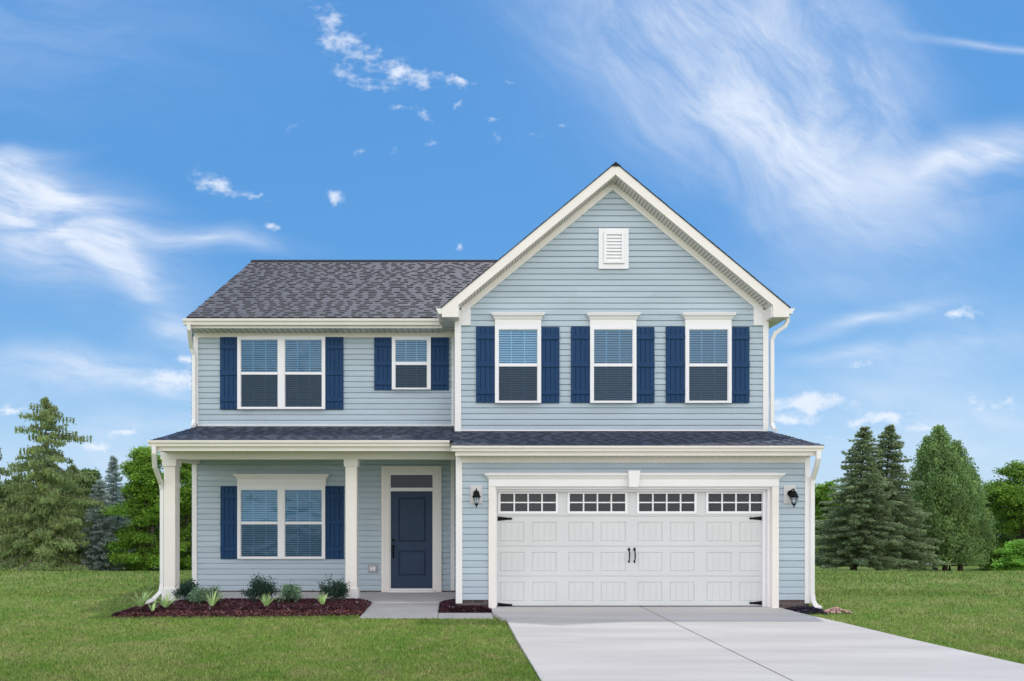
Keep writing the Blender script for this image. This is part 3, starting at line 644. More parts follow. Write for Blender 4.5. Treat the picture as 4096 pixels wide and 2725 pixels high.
# mulch
mulchm = mat('mulch', (.060,.024,.030), .95, .1, var=.5, vscale=9, bump=.9, bscale=50)
chipm = mat('mulch_chip', (.095,.036,.042), .85, .15, attr='tone')
def mulch(name, xr, fy, by, top, n, label, chips_col=None):
    gx = np.linspace(xr[0], xr[1], 60); gt = np.linspace(0,1,16); V = []
    def hh(x, t):
        e = np.minimum(np.minimum(t*(by(x)-fy(x)), (1-t)*(by(x)-fy(x))*1.6+.08), np.minimum(x-xr[0], xr[1]-x)+.05)
        return -.06+top*np.clip(e/.28,0,1)**.7
    for x in gx:
        for t in gt: V.append((x, fy(x)+(by(x)-fy(x))*t, hh(x,t)+random.uniform(-.006,.006)))
    Fc = [(i*16+j, (i+1)*16+j, (i+1)*16+j+1, i*16+j+1) for i in range(59) for j in range(15)]
    mb = MB(); mb.add(V, Fc); base = mb.build(name, [mulchm, chipm], recalc=False)
    # loose chips, joined into the same bed
    x = rng.uniform(xr[0], xr[1], n); t = rng.uniform(0,1,n)**.8; yv = np.array([fy(a)+(by(a)-fy(a))*c for a, c in zip(x,t)]); z = np.array([hh(a,c) for a, c in zip(x,t)])+rng.uniform(.0,.016,n)
    an = rng.uniform(0,6.28,n); ln = rng.uniform(.012,.04,n); wd = rng.uniform(.004,.011,n); ti = rng.uniform(-.5,.5,n)
    d = np.stack([np.cos(an)*ln, np.sin(an)*ln, np.sin(ti)*ln], 1); q = np.stack([-np.sin(an)*wd, np.cos(an)*wd, rng.uniform(-.5,.5,n)*wd], 1); c = np.stack([x,yv,z],1)
    P = np.stack([c-d-q,c+d-q,c+d+q,c-d+q],1); tn = rng.uniform(.35,1.7,n)[:,None]*np.array([[1,1,1]])
    fr = (t < .12) if chips_col is None else (t < -1)
    tn[fr] = rng.uniform(1.2,3.2,fr.sum())[:,None]*np.array([[1.15,1.25,.9]])
    if chips_col: tn = rng.uniform(.4,1.4,n)[:,None]*np.array([chips_col])
    sp = rng.random(n) < .03; tn[sp] = np.array([[3.6,7.5,6.5]])*rng.uniform(.6,1.2,sp.sum())[:,None]
    o2 = quads('chips', P, chipm, tone=tn)
    # join
    bm = bmesh.new(); bm.from_mesh(base.data); lay = bm.faces.layers.float_color.new('tone') if 'tone' not in bm.faces.layers.float_color else bm.faces.layers.float_color['tone']
    nf = len(bm.faces); bm.from_mesh(o2.data); bm.faces.ensure_lookup_table()
    lay = bm.faces.layers.float_color['tone']
    for i, fc in enumerate(bm.faces):
        if i >= nf: fc.material_index = 1; fc[lay] = (*tn[i-nf],1)
    bm.to_mesh(base.data); bm.free(); bpy.data.objects.remove(o2)
    tag(base, label, 'mulch bed', kind='stuff'); return base
def bed_front(x): return float(np.interp(x, [-5.74,-5.5,-5.0,-3.5,-2.2,-1.61], [-.72,-.78,-.76,-.70,-.62,-.60]))
def bed_back(x): return float(np.interp(x, [-5.74,-5.62,-5.45,-5.1,-4.9,-1.61], [-.66,-.25,.2,.6,.84,.84]))
mulch('mulch_bed', (-5.74,-1.605), bed_front, bed_back, .11, 17000, 'dark red mulch bed with shrubs in front of the porch')
mulch('mulch_strip', (-.295,.61), lambda x: -.335, lambda x: (.83 if x < -.03 else -.0), .10, 4000, 'narrow strip of dark mulch between walkway and garage corner', chips_col=(.85,.8,1.1))
mulch('mulch_patch', (5.79,6.42), lambda x: -.42+.0*(x), lambda x: -.0, .08, 2500, 'small dark mulch patch right of the garage door', chips_col=(.5,1.1,1.6))
# pebbles under the right downspout
b = MB()
for i in range(170):
    a = random.uniform(0,6.28); r = random.random()**.6; x = 6.56+.27*r*math.cos(a); y = -.30+.15*r*math.sin(a); z = -.04+.09*(1-r)
    s = random.uniform(.011,.022); t = random.uniform(.5,1.7); c = (t, t*random.uniform(.72,.95), t*random.uniform(.66,.9))
    v = [(x+s*math.cos(q)*math.cos(p)*1.3, y+s*math.sin(q)*math.cos(p), z+s*.75*math.sin(p)) for p in (-1.2,-.3,.5,1.2) for q in [j*1.2566+i for j in range(5)]]
    b.add(v, [(m*5+j, m*5+(j+1)%5, m*5+5+(j+1)%5, m*5+5+j) for m in range(3) for j in range(5)]+[(15,16,17,18,19)], 0, c)
pb = b.build('pebbles', mat('pebble', (.36,.27,.24), .7, .3, attr='tone'), recalc=False); tag(pb, 'heap of pinkish pebbles under the right downspout outlet', 'pebbles', kind='stuff')

# grass blades
def blocked(x, y):
    m = (x > -5.7) & (x < 6.36) & (y > -.0) & (y < 11)
    m |= (x > -1.62) & (x < .64) & (y > -.86) & (y < 1)
    ymid = y; dl = np.interp(-y, [-p[1] for p in DL], [p[0] for p in DL]); drr = np.interp(-y, [-p[1] for p in DR], [p[0] for p in DR])
    wb = .022+.02*np.sin(y*23)+.015*np.sin(y*57+x*3); m |= (x > dl+wb) & (x < drr-wb) & (y < .1)
    bf = np.interp(x, [-5.74,-5.5,-5.0,-3.5,-2.2,-1.61], [-.72,-.78,-.76,-.70,-.62,-.60]); bb = np.interp(x, [-5.74,-5.62,-5.45,-5.1,-4.9], [-.66,-.25,.2,.6,.84])
    m |= (x > -5.72) & (x < -1.6) & (y > bf+.02) & (y < bb)
    m |= (x > 5.79) & (x < 6.4) & (y > -.38) & (y < .1)
    m |= ((x-6.56)/.27)**2+((y+.3)/.15)**2 < .9
    return m
def blades(n, d0, d1, hgt, wid):
    # even in picture area: density falls with distance
    d = 1/(rng.uniform(1/d1, 1/d0, n)); a = rng.uniform(-1.0, 1.2, n); x = a*d; y = d-CY
    ok = ~blocked(x, y); x, y, d = x[ok], y[ok], d[ok]; n = len(x); z = gz(x, y)
    an = rng.uniform(0, 6.28, n); h = hgt*rng.uniform(.5,1.25,n)*(1+.08*np.sin(x*1.9+2*np.sin(y*1.3))); w = wid*rng.uniform(.6,1.3,n)*(1+np.clip((d-9)/8,0,3))
    lean = rng.uniform(.25,1.1,n)*h; la = rng.uniform(0,6.28,n)
    b0 = np.stack([x-np.cos(an)*w, y-np.sin(an)*w, z-.005], 1); b1 = np.stack([x+np.cos(an)*w, y+np.sin(an)*w, z-.005], 1)
    tp = np.stack([x+np.cos(la)*lean, y+np.sin(la)*lean, z+h], 1)
    t = rng.uniform(.35,1.6,n); dry = rng.random(n) < .09
    tone = np.stack([t,t,t],1); tone[dry] = np.array([[2.6,1.9,2.6]])*rng.uniform(.7,1.1,dry.sum())[:,None]
    return np.stack([b0,b1,tp],1), tone
P1, t1 = blades(440000, 6.4, 15, .036, .0045)
P2, t2 = blades(125000, 14, 34, .06, .005)
gr = quads('grass', np.concatenate([P1,P2]), lawnmat('grass_blade', True), tone=np.concatenate([t1,t2]))
tag(gr, 'short mown green lawn grass with paler dry patches', 'grass', kind='stuff')

# ---------------------------------------------------------------- PLANTS
def leafquads(c, d, u, ln, wd):
    """leaf quads: centre c, along d, across u (all (n,3)); ln, wd (n,)"""
    a = d*ln[:,None]*.5; s = u*wd[:,None]*.5
    return np.stack([c-a, c+s, c+a, c-s], 1)
def unit(v): return v/np.maximum(np.linalg.norm(v, axis=1, keepdims=True), 1e-9)
def rndv(n): return unit(rng.normal(size=(n,3)))
def tones(n, lo=.6, hi=1.4, warm=.12):
    t = rng.uniform(lo,hi,n); w = rng.uniform(-warm,warm,n); return np.stack([t*(1+w), t, t*(1-w)],1)
def limb(mb, p0, p1, r0, r1, bend=.1, n=5, seg=6):
    p0, p1 = Vector(p0), Vector(p1); L_ = (p1-p0).length; off = Vector((random.uniform(-1,1),random.uniform(-1,1),random.uniform(-.3,.6)))*L_*bend
    pts = [p0.lerp(p1, i/n)+off*math.sin(math.pi*i/n) for i in range(n+1)]
    mb.tube(pts, 2*r0, n=seg, rads=[1+(r1/r0-1)*i/n for i in range(n+1)])
LM = {
 'larch': leafmat('larch_needles', (.34,.42,.17), .5), 'spruce_blue': leafmat('blue_spruce_needles', (.50,.58,.54), .32),
 'spruce': leafmat('spruce_needles', (.33,.41,.22), .42), 'maple': leafmat('maple_leaves', (.25,.42,.06), .5),
 'dark': leafmat('dark_leaves', (.16,.24,.075), .4), 'birch': leafmat('birch_leaves', (.25,.37,.13), .5),
 'oak': leafmat('oak_leaves', (.22,.37,.055), .5), 'yellow': leafmat('yellow_leaves', (.40,.36,.03), .35),
 'holly': leafmat('holly_leaves', (.028,.075,.048), .1), 'laurel': leafmat('pale_shrub_leaves', (.20,.33,.19), .25),
 'liriope': leafmat('lime_blades', (.62,.80,.32), .35), 'bush': leafmat('bush_leaves', (.28,.52,.08), .5),
 'grey': leafmat('greyish_leaves', (.20,.24,.19), .3)}

def broadleaf(name, u, dep, vtop, wpx, m, label, vbase=None, trunk_frac=.16, lobes=16, n=34000, leaf=.13, group=None, cat='tree', low=.12, trunks=1, flat=1.0):
    x = (u-1050)*dep/F; y = dep-CY; z0 = float(gz(x,y)); Ht = CZ+(1165-vtop)*dep/F-z0; W = wpx*dep/F
    o = empty(name, (x,y,z0)); tag(o, label, cat, group)
    C = []; Rr = []
    for i in range(lobes*5):
        t = .96*rng.uniform(0,1)**1.12; a = rng.uniform(0,6.28)
        pw = float(np.interp(t, [0,.12,.35,.6,.82,1], [.72,.92,1,.84,.52,.10]))*(1+.10*math.sin(a*3+u))
        rr = pw*W/2*rng.uniform(.25,.86); lr = W*rng.uniform(.085,.155)
        C.append((math.cos(a)*rr, math.sin(a)*rr*.95, Ht*(low+(1-low)*t)-lr*.5)); Rr.append(lr)
    C = np.array(C); Rr = np.array(Rr)
    # leaf clumps on the lobes
    nc = n//26; li = rng.integers(0,len(C),nc); v = rndv(nc); v[:,2] = np.abs(v[:,2])*.9-.25; v = unit(v)
    cc = C[li]+v*(Rr[li]*rng.uniform(.6,1.08,nc))[:,None]*np.array([[1,1,.75]])
    per = 26; c = np.repeat(cc,per,0)+rng.normal(size=(nc*per,3))*np.array([[.20,.20,.10]])*W/5.2
    d = rndv(nc*per); nn = unit(rndv(nc*per)*.8+np.array([[0,0,.9]])); uu = unit(np.cross(d, nn)); d = unit(np.cross(nn, uu))
    ln = leaf*rng.uniform(.6,1.3,nc*per); P = leafquads(c, d, uu, ln, ln*.75)
    tn = tones(nc*per,.65,1.35,.1)*np.repeat(tones(nc,.75,1.25,.08),per,0)
    mb = MB()
    for t in range(trunks):
        ox = (t-(trunks-1)/2)*W*.16; r = .028*Ht*(1 if trunks == 1 else .6)
        mb.tube([(ox,0,-.1),(ox,0,.25),(ox*1.1,0.03,Ht*.3),(ox*1.2,0,Ht*.55),(ox*1.25,.03,Ht*.8)], 2*r, n=8, rads=[1.35,1,.8,.5,.15])
        for q in range(11):
            tgt = C[rng.integers(0,len(C))]; h = Ht*rng.uniform(.18,.5); limb(mb, (ox*1.1,0,min(h,tgt[2])), tgt, r*.38, r*.08)
    mb.build('trunk', M['bark'], o, recalc=False, smooth=True)
    quads('crown', P, LM[m], o, tone=tn)
    return o

def conifer(name, u, dep, vtop, wpx, m, label, droop=.25, dense=1.0, group=None, vb=None, base=.05, needle=.16, hang=.0, power=.85, gap=1.0, openness=0, ubase=None, wob=.12, bush=1.0):
    x = (u-1050)*dep/F; y = dep-CY; z0 = float(gz(x,y)); Ht = CZ+(1165-vtop)*dep/F-z0; W = wpx*dep/F/2
    o = empty(name, (x,y,z0)); tag(o, label, 'tree', group)
    lx = 0 if ubase is None else (ubase-u)*dep/F
    def ax(h): return lx*(1-h)**1.0
    mb = MB(); r = .017*Ht
    mb.tube([(ax(h/8)+.0,0,Ht*h/8*.985-(.1 if h == 0 else 0)) for h in range(9)], 2*r, n=8, rads=[1.4,1,.88,.75,.6,.46,.32,.2,.08])
    Cs = []; Ds = []; Ls = []; lev = int(Ht/(.34*gap))
    for i in range(lev):
        h = base+(1-base)*((i+.5)/lev); R_ = W*((1-h)**power)*rng.uniform(1-wob,1+wob)+.10; nb = int((6+5*(1-h))*dense)
        a0 = rng.uniform(0,6.28)
        for q in range(nb):
            a = a0+q*6.283/nb+rng.uniform(-.3,.3)
            if openness and h > .45 and rng.random() < .24: continue
            L_ = R_*rng.uniform(1-.3-openness*.3,1.08+openness*.2)
            dirv = np.array([math.cos(a), math.sin(a), 0]); side = np.array([-math.sin(a), math.cos(a), 0])
            zb = Ht*h+rng.uniform(-.12,.12); rise = .18 if h > .75 else 0
            def bp(t): return np.array([ax(h),0,zb])+dirv*L_*t+np.array([0,0,-droop*L_*(t**1.5)+rise*L_*t+.10*L_*max(0,t-.7)])
            if openness or q % 2 == 0:
                pts = [tuple(bp(t)) for t in (0,.35,.7,1)]; mb.tube(pts, .03*(.5+L_/2)*(.8 if not openness else 1.0), n=4, rads=[1,.7,.45,.15])
            ns = max(3, int(L_/.17))
            for s in range(ns):
                t = (s+.8)/ns
                if t < .18*(1-openness*.5): continue
                c = bp(t); wsp = .30*L_*(1.05-t)**.7*(.6+openness*.2)+.10
                k_ = int((7+9*(1-abs(t-.6)))*bush)
                off = rng.uniform(-1,1,k_)
                pc = c+side*(off*wsp)[:,None]*1.0+np.array([0,0,1])*(rng.normal(size=k_)*.035*(1+openness)-np.abs(off)*wsp*.22)[:,None]
                dd = unit(dirv+side*(off*1.1)[:,None]+rng.normal(size=(k_,3))*.25)
                if hang:
                    hl = rng.uniform(.2,1,k_)*hang; pc[:,2] -= hl*.6; hm = rng.random(k_) < .7; dd[hm] = unit(np.array([[0,0,-1.]])+rng.normal(size=(hm.sum(),3))*.28)
                Cs.append(pc); Ds.append(dd)
    # leader
    kk_ = 60; hh = rng.uniform(.93,1.0,kk_); Cs.append(np.stack([rng.normal(size=kk_)*.05, rng.normal(size=kk_)*.05, Ht*hh],1)); Ds.append(unit(rndv(kk_)+np.array([[0,0,1]])))
    c = np.concatenate(Cs); d = np.concatenate(Ds); n = len(c); nn = unit(rndv(n)*.6+np.array([[0,0,1.]]))
    uu = unit(np.cross(d, nn)); ln = needle*rng.uniform(.6,1.35,n)
    P = leafquads(c, d, uu, ln*1.25, ln*.42); P2_ = leafquads(c+rng.normal(size=(n,3))*.04, unit(d+rndv(n)*.5), unit(np.cross(d, rndv(n))), ln, ln*.35)
    rad = np.linalg.norm(c[:,:2], axis=1)
    tn = tones(n,.7,1.3,.1)
    mb.build('trunk', M['bark'] if not openness else M['twig'], o, recalc=False)
    quads('crown', np.concatenate([P,P2_]), LM[m], o, tone=np.concatenate([tn,tn*rng.uniform(.7,1.1,n)[:,None]]))
    return o, n

# left group
conifer('larch_tree', 108, 42, 915, 290, 'larch', 'tallest tree at the left, an open larch with drooping olive branches', droop=.18, openness=1, needle=.17, hang=.45, power=.62, gap=1.1, ubase=95, dense=.85, wob=.3, base=.08, bush=1.25)
conifer('larch_tree', -28, 43, 985, 200, 'larch', 'larch cut off by the left edge of the picture', droop=.2, openness=1, needle=.17, hang=.45, power=.6, gap=1.2, dense=.75, wob=.3, base=.10, bush=1.25)
conifer('larch_tree', 45, 44.5, 1090, 190, 'larch', 'low shady larch with a dark trunk left of the tallest tree', droop=.2, openness=1, needle=.17, hang=.4, power=.5, gap=1.2, dense=.9, wob=.25, base=.14, bush=1.25)
conifer('larch_tree', 168, 45, 1070, 130, 'larch', 'short drooping larch between the tallest tree and the silver spruce', droop=.2, openness=1, needle=.17, hang=.4, power=.5, gap=1.2, dense=.9, wob=.25, base=.14, bush=1.25)
conifer('blue_spruce_tree', 231, 43.5, 1107, 104, 'spruce_blue', 'silvery blue spruce reaching down to the lawn', droop=.12, needle=.14, power=.62, gap=.72, base=.02, dense=1.2, bush=1.3)
conifer('blue_spruce_tree', 261, 49, 1051, 120, 'spruce_blue', 'taller blue-grey spruce with a pointed top behind the silvery one', droop=.15, needle=.15, power=.8, base=.03, gap=.8, bush=1.2)
broadleaf('maple_tree', 335, 44, 1022, 165, 'maple', 'bright green maple beside the left porch column', trunks=2, n=70000, low=.0)
broadleaf('maple_tree', 428, 46.5, 1040, 160, 'maple', 'bright green maple seen between porch column and house corner', n=60000, low=.0)
GB = 'trees in the dark row behind the lawn'
lab = ['dark rounded tree behind the larch cut by the left edge','dark tree filling the gap left of the tallest larch','dark tree directly behind the tallest larch','dark tree behind the short drooping larch','green tree top left of the pointed blue-grey spruce','dark tree showing beneath the blue spruces','shady tree behind the bright maple','shady tree behind the gap beside the porch']
for i, (u, v, w_) in enumerate(((-40,1080,170),(45,1095,170),(120,1085,160),(180,1078,150),(205,1072,120),(275,1120,150),(350,1110,170),(440,1105,170))):
    broadleaf('broadleaf_tree', u, 57+3*(i%3), v, w_, 'dark', lab[i], n=26000, leaf=.25, low=-.03, group=GB, flat=.95)
# right group
conifer('spruce_tree', 1990, 41.5, 985, 232, 'spruce', 'green spruce nearest the garage, left of two pointed spruces', ubase=1964, needle=.15, power=.76, base=.06, dense=1.25, droop=.14, gap=.72, bush=1.35, wob=.2)
conifer('spruce_tree', 2048, 43, 980, 240, 'spruce', 'green spruce beside the birch, right of two pointed spruces', ubase=2025, needle=.15, power=.76, base=.06, dense=1.25, droop=.14, gap=.72, bush=1.35)
def birch(u, dep, vtop, wpx, label):
    x = (u-1050)*dep/F; y = dep-CY; z0 = float(gz(x,y)); Ht = CZ+(1165-vtop)*dep/F-z0; W = wpx*dep/F
    o = empty('birch_tree', (x,y,z0)); tag(o, label, 'tree'); mb = MB()
    for ox in (-.65,.0,1.0): mb.tube([(ox,0,-.1),(ox,0,.3),(ox*1.1,.05,Ht*.4),(ox*1.2,0,Ht*(.7 if ox < .5 else .6)),(ox*1.2,0,Ht*(.86 if ox < .5 else .72))], .30, n=7, rads=[1.3,1,.7,.4,.12])
    Cs = []
    ns = 2600; lead = rng.choice(4, ns, p=[.44,.24,.20,.12]); hmax = np.array([1.0,.90,.93,.72])[lead]; dx = np.array([-.42,.75,-1.15,1.75])[lead]; hw = np.array([.30,.27,.22,.19])[lead]*W
    t_ = rng.uniform(0,1,ns)**.9; h = .06+(hmax-.06)*t_; prof = np.interp(t_, [0,.2,.45,.7,.88,1], [1,1.05,1,.78,.42,.06])*hw
    a = rng.uniform(0,6.28,ns); rr = rng.uniform(.2,1,ns)**.6*(1+.25*np.sin(a*5+h*17))
    x_ = dx*(.55+.45*t_)+np.cos(a)*prof*rr; y_ = np.sin(a)*prof*rr*1.2
    for q in range(40):
        i = rng.integers(0,ns); limb(mb, (random.choice((-.7,0,1.1)),0,Ht*max(.12,h[i]-.2)), (x_[i],y_[i],Ht*h[i]), .05, .012)
    per = 30; hl = rng.uniform(.5,1.7,ns); t = rng.uniform(0,1,(ns,per))
    px = x_[:,None]*(1+.10*t)+rng.normal(size=(ns,per))*.10; py = y_[:,None]*(1+.1*t)+rng.normal(size=(ns,per))*.10; pz = Ht*h[:,None]-hl[:,None]*t
    c = np.stack([px,py,pz],-1).reshape(-1,3); c[:,2] = np.maximum(c[:,2], .6+rng.uniform(0,.6,len(c))); n = len(c)
    d = unit(np.array([[0,0,-1.]])+rng.normal(size=(n,3))*.5); uu = unit(np.cross(d, rndv(n))); ln = .13*rng.uniform(.6,1.3,n)
    tn = tones(n,.7,1.3,.08)*np.repeat(tones(ns,.75,1.25,.06),per,0)
    mb.build('trunk', M['bark'], o, recalc=False); quads('crown', leafquads(c,d,uu,ln,ln*.65), LM['birch'], o, tone=tn)
birch(2175, 44.5, 978, 195, 'broad weeping birch with hanging branches right of the spruces')
broadleaf('broadleaf_tree', 2350, 45, 1056, 200, 'oak', 'bright green spreading tree cut by the right edge', n=70000, low=.05)
broadleaf('broadleaf_tree', 2300, 52, 1108, 130, 'grey', 'grey-green tree between the birch and the bright tree at the right edge', n=20000, leaf=.17, low=.1)
broadleaf('round_bush', 2352, 35, 1243, 108, 'bush', 'rounded bright green bush on the lawn at the right edge', n=24000, leaf=.11, low=.0, cat='bush')
lab = ['green tree right beside the garage corner','dark tree behind the left pointed spruce','dark tree behind the right pointed spruce','dark tree low behind the birch','dark tree behind the gap right of the birch','dark tree far behind the bright bush']
for i, (u, v, w_, mm) in enumerate(((1900,1105,150,'oak'),(1965,1125,150,'dark'),(2070,1120,170,'dark'),(2180,1120,170,'dark'),(2270,1150,160,'dark'),(2370,1130,180,'dark'))):
    broadleaf('broadleaf_tree', u, 57+3*(i%3), v, w_, mm, lab[i], n=26000, leaf=.25, low=-.03, group='trees in the row behind the spruces', flat=.95)
# far wood beyond the fields, one mass
nl = 900; lx = rng.uniform(-95,125,nl); ly = 78+rng.uniform(-4,10,nl)+np.abs(lx)*.08; lt = np.clip(rng.uniform(0,1,nl),0,1); hh_ = 6.6+1.3*np.sin(lx*.21)+.8*np.sin(lx*.57+1)
lc = np.stack([lx, ly, gz(lx,ly)+.4+lt*(hh_-1.8)],1); lr = rng.uniform(1.2,2.3,nl)
ncl = 5200; li = rng.integers(0,nl,ncl); v = rndv(ncl); v[:,2] = np.abs(v[:,2])*.9-.25; v = unit(v); cc = lc[li]+v*lr[li][:,None]
c = np.repeat(cc,24,0)+rng.normal(size=(ncl*24,3))*np.array([[.55,.55,.32]]); n = len(c); nn = unit(rndv(n)*.8+np.array([[0,0,.9]])); uu = unit(np.cross(rndv(n), nn)); d = unit(np.cross(nn, uu)); ln = .42*rng.uniform(.6,1.3,n)
fw = quads('woods', leafquads(c,d,uu,ln,ln*.8), LM['dark'], tone=tones(n,.65,1.3,.08)*np.repeat(tones(ncl,.75,1.2,.06),24,0)); tag(fw, 'far-off dark wood beyond the lawn trees', 'woods', kind='stuff')
# low things by the far path
x_ = (238-1050)*50/F
broadleaf('yellow_shrub', 238, 51, 1262, 30, 'yellow', 'small yellow-leaved shrub by the far path', n=2500, leaf=.10, low=0, cat='shrub') if False else None
broadleaf('yellow_shrub', 139, 50, 1268, 28, 'yellow', 'small yellow-leaved shrub by the far path', n=3000, leaf=.12, low=0, cat='shrub')
b = MB(); pts = [(-60,36.6),(-30,37.2),(-22,37.6),(-10,38.2),(5,39)]
for (xa, ya), (xb, yb) in zip(pts[:-1], pts[1:]):
    n = 6
    for i in range(n):
        a = (xa+(xb-xa)*i/n, ya+(yb-ya)*i/n); c = (xa+(xb-xa)*(i+1)/n, ya+(yb-ya)*(i+1)/n)
        b.add([(a[0],a[1],float(gz(*a))+.14),(c[0],c[1],float(gz(*c))+.14),(c[0],c[1]+2.4,float(gz(c[0],c[1]+2.4))+.16),(a[0],a[1]+2.4,float(gz(a[0],a[1]+2.4))+.16)], [(0,1,2,3)])
for i in range(12):
    xa, xb = 20+i*3, 23+i*3; ya, yb = 37+.06*(xa-20), 37+.06*(xb-20)
    b.add([(xa,ya,float(gz(xa,ya))+.14),(xb,yb,float(gz(xb,yb))+.14),(xb,yb+1.5,float(gz(xb,yb+1.5))+.15),(xa,ya+1.5,float(gz(xa,ya+1.5))+.15)], [(0,1,2,3)])
pth = b.build('path', mat('path_asphalt', (.24,.235,.235), .9, .1, var=.1), recalc=False); tag(pth, kind='structure')
n = 2600; x_ = rng.uniform(-34,-20,n); y_ = 40.6+rng.uniform(-.3,.3,n)+.03*(x_+34); c = np.stack([x_,y_,gz(x_,y_)+rng.uniform(.05,.35,n)],1); d = rndv(n)
o = quads('flower_border', leafquads(c,d,unit(np.cross(d,rndv(n))),np.full(n,.12),np.full(n,.1)), leafmat('marigold', (.55,.30,.02), .2), tone=tones(n,.6,1.3,.2)); tag(o, 'low orange and yellow flower border along the far path', 'flowers', kind='stuff')
# lamp post and bollard far right
def post(u, dep, vtop, r, label, name, head):
    x = (u-1050)*dep/F; y = dep-CY; z = float(gz(x,y)); h = CZ+(1165-vtop)*dep/F-z; o = empty(name, (x,y,z)); tag(o, label, name.split('_')[-1])
    mb = MB(); mb.lathe([(r*1.6,0),(r*1.6,.15),(r,.2),(r*.8,h-.12)], 0, 0, 10); mb.build('pole', M['metalgrey'] if not head else M['black'], o)
    mb = MB(); mb.lathe([(r*.9,h-.12),(r*2,h-.06),(r*2,h-.02),(.01,h)], 0, 0, 10); mb.build('lamp_head' if head else 'cap', M['lampglass'], o)
post(2186, 45, 1240, .05, 'slim dark lamp post on the lawn right of the birch trunks', 'lamp_post', True)
post(2167+12, 47, 1283, .05, 'short pale bollard beside the slim lamp post', 'path_bollard', False)

# shrubs and tufts in the bed
def shrub(u, vb, y, w, h, m, label, name, n=2600, leaf=.035, dens=1, group=None):
    x = X(u, y); z = .035; o = empty(name, (x,y,z)); tag(o, label, 'shrub', group); mb = MB(); C = []
    for i in range(26):
        a = random.uniform(0,6.28); e = random.uniform(.25,1.35); L_ = random.uniform(.8,1.05)
        tip = Vector((math.cos(a)*math.cos(e)*w/2*L_, math.sin(a)*math.cos(e)*w/2*L_, .05+math.sin(e)*h*L_*.95)); limb(mb, (0,0,-.02), tip, .006, .002, .12, 4, 5); C.append(tip)
        for q in range(4):
            t = random.uniform(.4,.95); p = tip*t; t2 = p+Vector((random.uniform(-1,1),random.uniform(-1,1),random.uniform(.1,1))).normalized()*w*.16; limb(mb, p, t2, .003, .0012, .1, 2, 4); C.append(t2)
    mb.build('stem', M['twig'], o, recalc=False); C = np.array([tuple(c) for c in C]); i = rng.integers(0,len(C),n)
    tt = rng.uniform(.72,1.05,n); c = C[i]*tt[:,None]+rng.normal(size=(n,3))*.028*w/.5; c[:,2] = np.maximum(c[:,2], .02)
    d = unit(c-np.array([[0,0,h*.2]])+rng.normal(size=(n,3))*.12); uu = unit(np.cross(d, rndv(n))); ln = leaf*rng.uniform(.6,1.3,n)
    quads('foliage', leafquads(c,d,uu,ln,ln*.5), LM[m], o, tone=tones(n,.5,1.6,.1))
    return o
shrub(431,0,.45,.50,.34,'holly','dark green evergreen shrub beside the left porch column base','evergreen_shrub',4200,.034)
shrub(598,0,.45,.62,.42,'holly','dark green evergreen shrub in front of the twin window, middle of the bed','evergreen_shrub',4600,.034)
shrub(766,0,.45,.60,.39,'holly','dark green evergreen shrub beside the right porch column base','evergreen_shrub',4600,.034)
shrub(456,0,.12,.42,.25,'laurel','small pale green shrub in front of the left dark shrub','pale_shrub',1800,.036)
shrub(487,0,.32,.40,.27,'laurel','sparse greyish green shrub between pale shrub and mulch opening','pale_shrub',900,.034)
shrub(666,0,.22,.56,.30,'laurel','wide low grey-green shrub between the two dark shrubs','pale_shrub',2300,.032)
LM['laurel2'] = leafmat('grey_green_leaves', (.07,.14,.085), .15)
bpy.data.objects['pale_shrub.002'].children[1].data.materials[0] = LM['laurel2']
def tuft(u, y, h, n, label, spread=1.0):
    x = X(u, y); o = empty('grass_tuft', (x,y,.0)); tag(o, label, 'ornamental grass', 'lime green grass tufts in the mulch bed'); mb = MB()
    for i in range(n):
        a = random.uniform(0,6.28); L_ = h*random.uniform(.8,1.45); sp = random.uniform(.15,.8)*spread; w_ = .011; pts = []
        for k_ in range(5):
            t = k_/4; pts.append(Vector((math.cos(a)*L_*sp*t**1.3+math.cos(a)*.02, math.sin(a)*L_*sp*t**1.3+math.sin(a)*.02, L_*(t-.45*sp*t*t))))
        s = Vector((-math.sin(a+.6),math.cos(a+.6),0)); vs = []
        for k_, p in enumerate(pts): ww = w_*(1-.8*(k_/4)**2); vs += [p-s*ww, p+s*ww]
        t = random.uniform(.6,1.35); mb.add(vs, [(2*j,2*j+1,2*j+3,2*j+2) for j in range(4)], 0, (t,t,t*random.uniform(.8,1.3)))
    o.location.z = .035; mb.build('blades', LM['liriope'], o, recalc=False)
tuft(325,-.28,.27,46,'lime grass tuft at the far left end of the bed')
tuft(350,-.62,.17,12,'sparse little grass tuft near the front left edge of the bed')
tuft(382,-.30,.24,40,'lime grass tuft in front of the left porch column',1.5)
tuft(488,-.20,.26,36,'lime grass tuft in front of the pale shrubs',1.2)
tuft(613,-.18,.20,40,'small lime grass tuft in front of the middle dark shrub')
tuft(743,-.02,.20,30,'lime grass tuft in front of the right dark shrub')

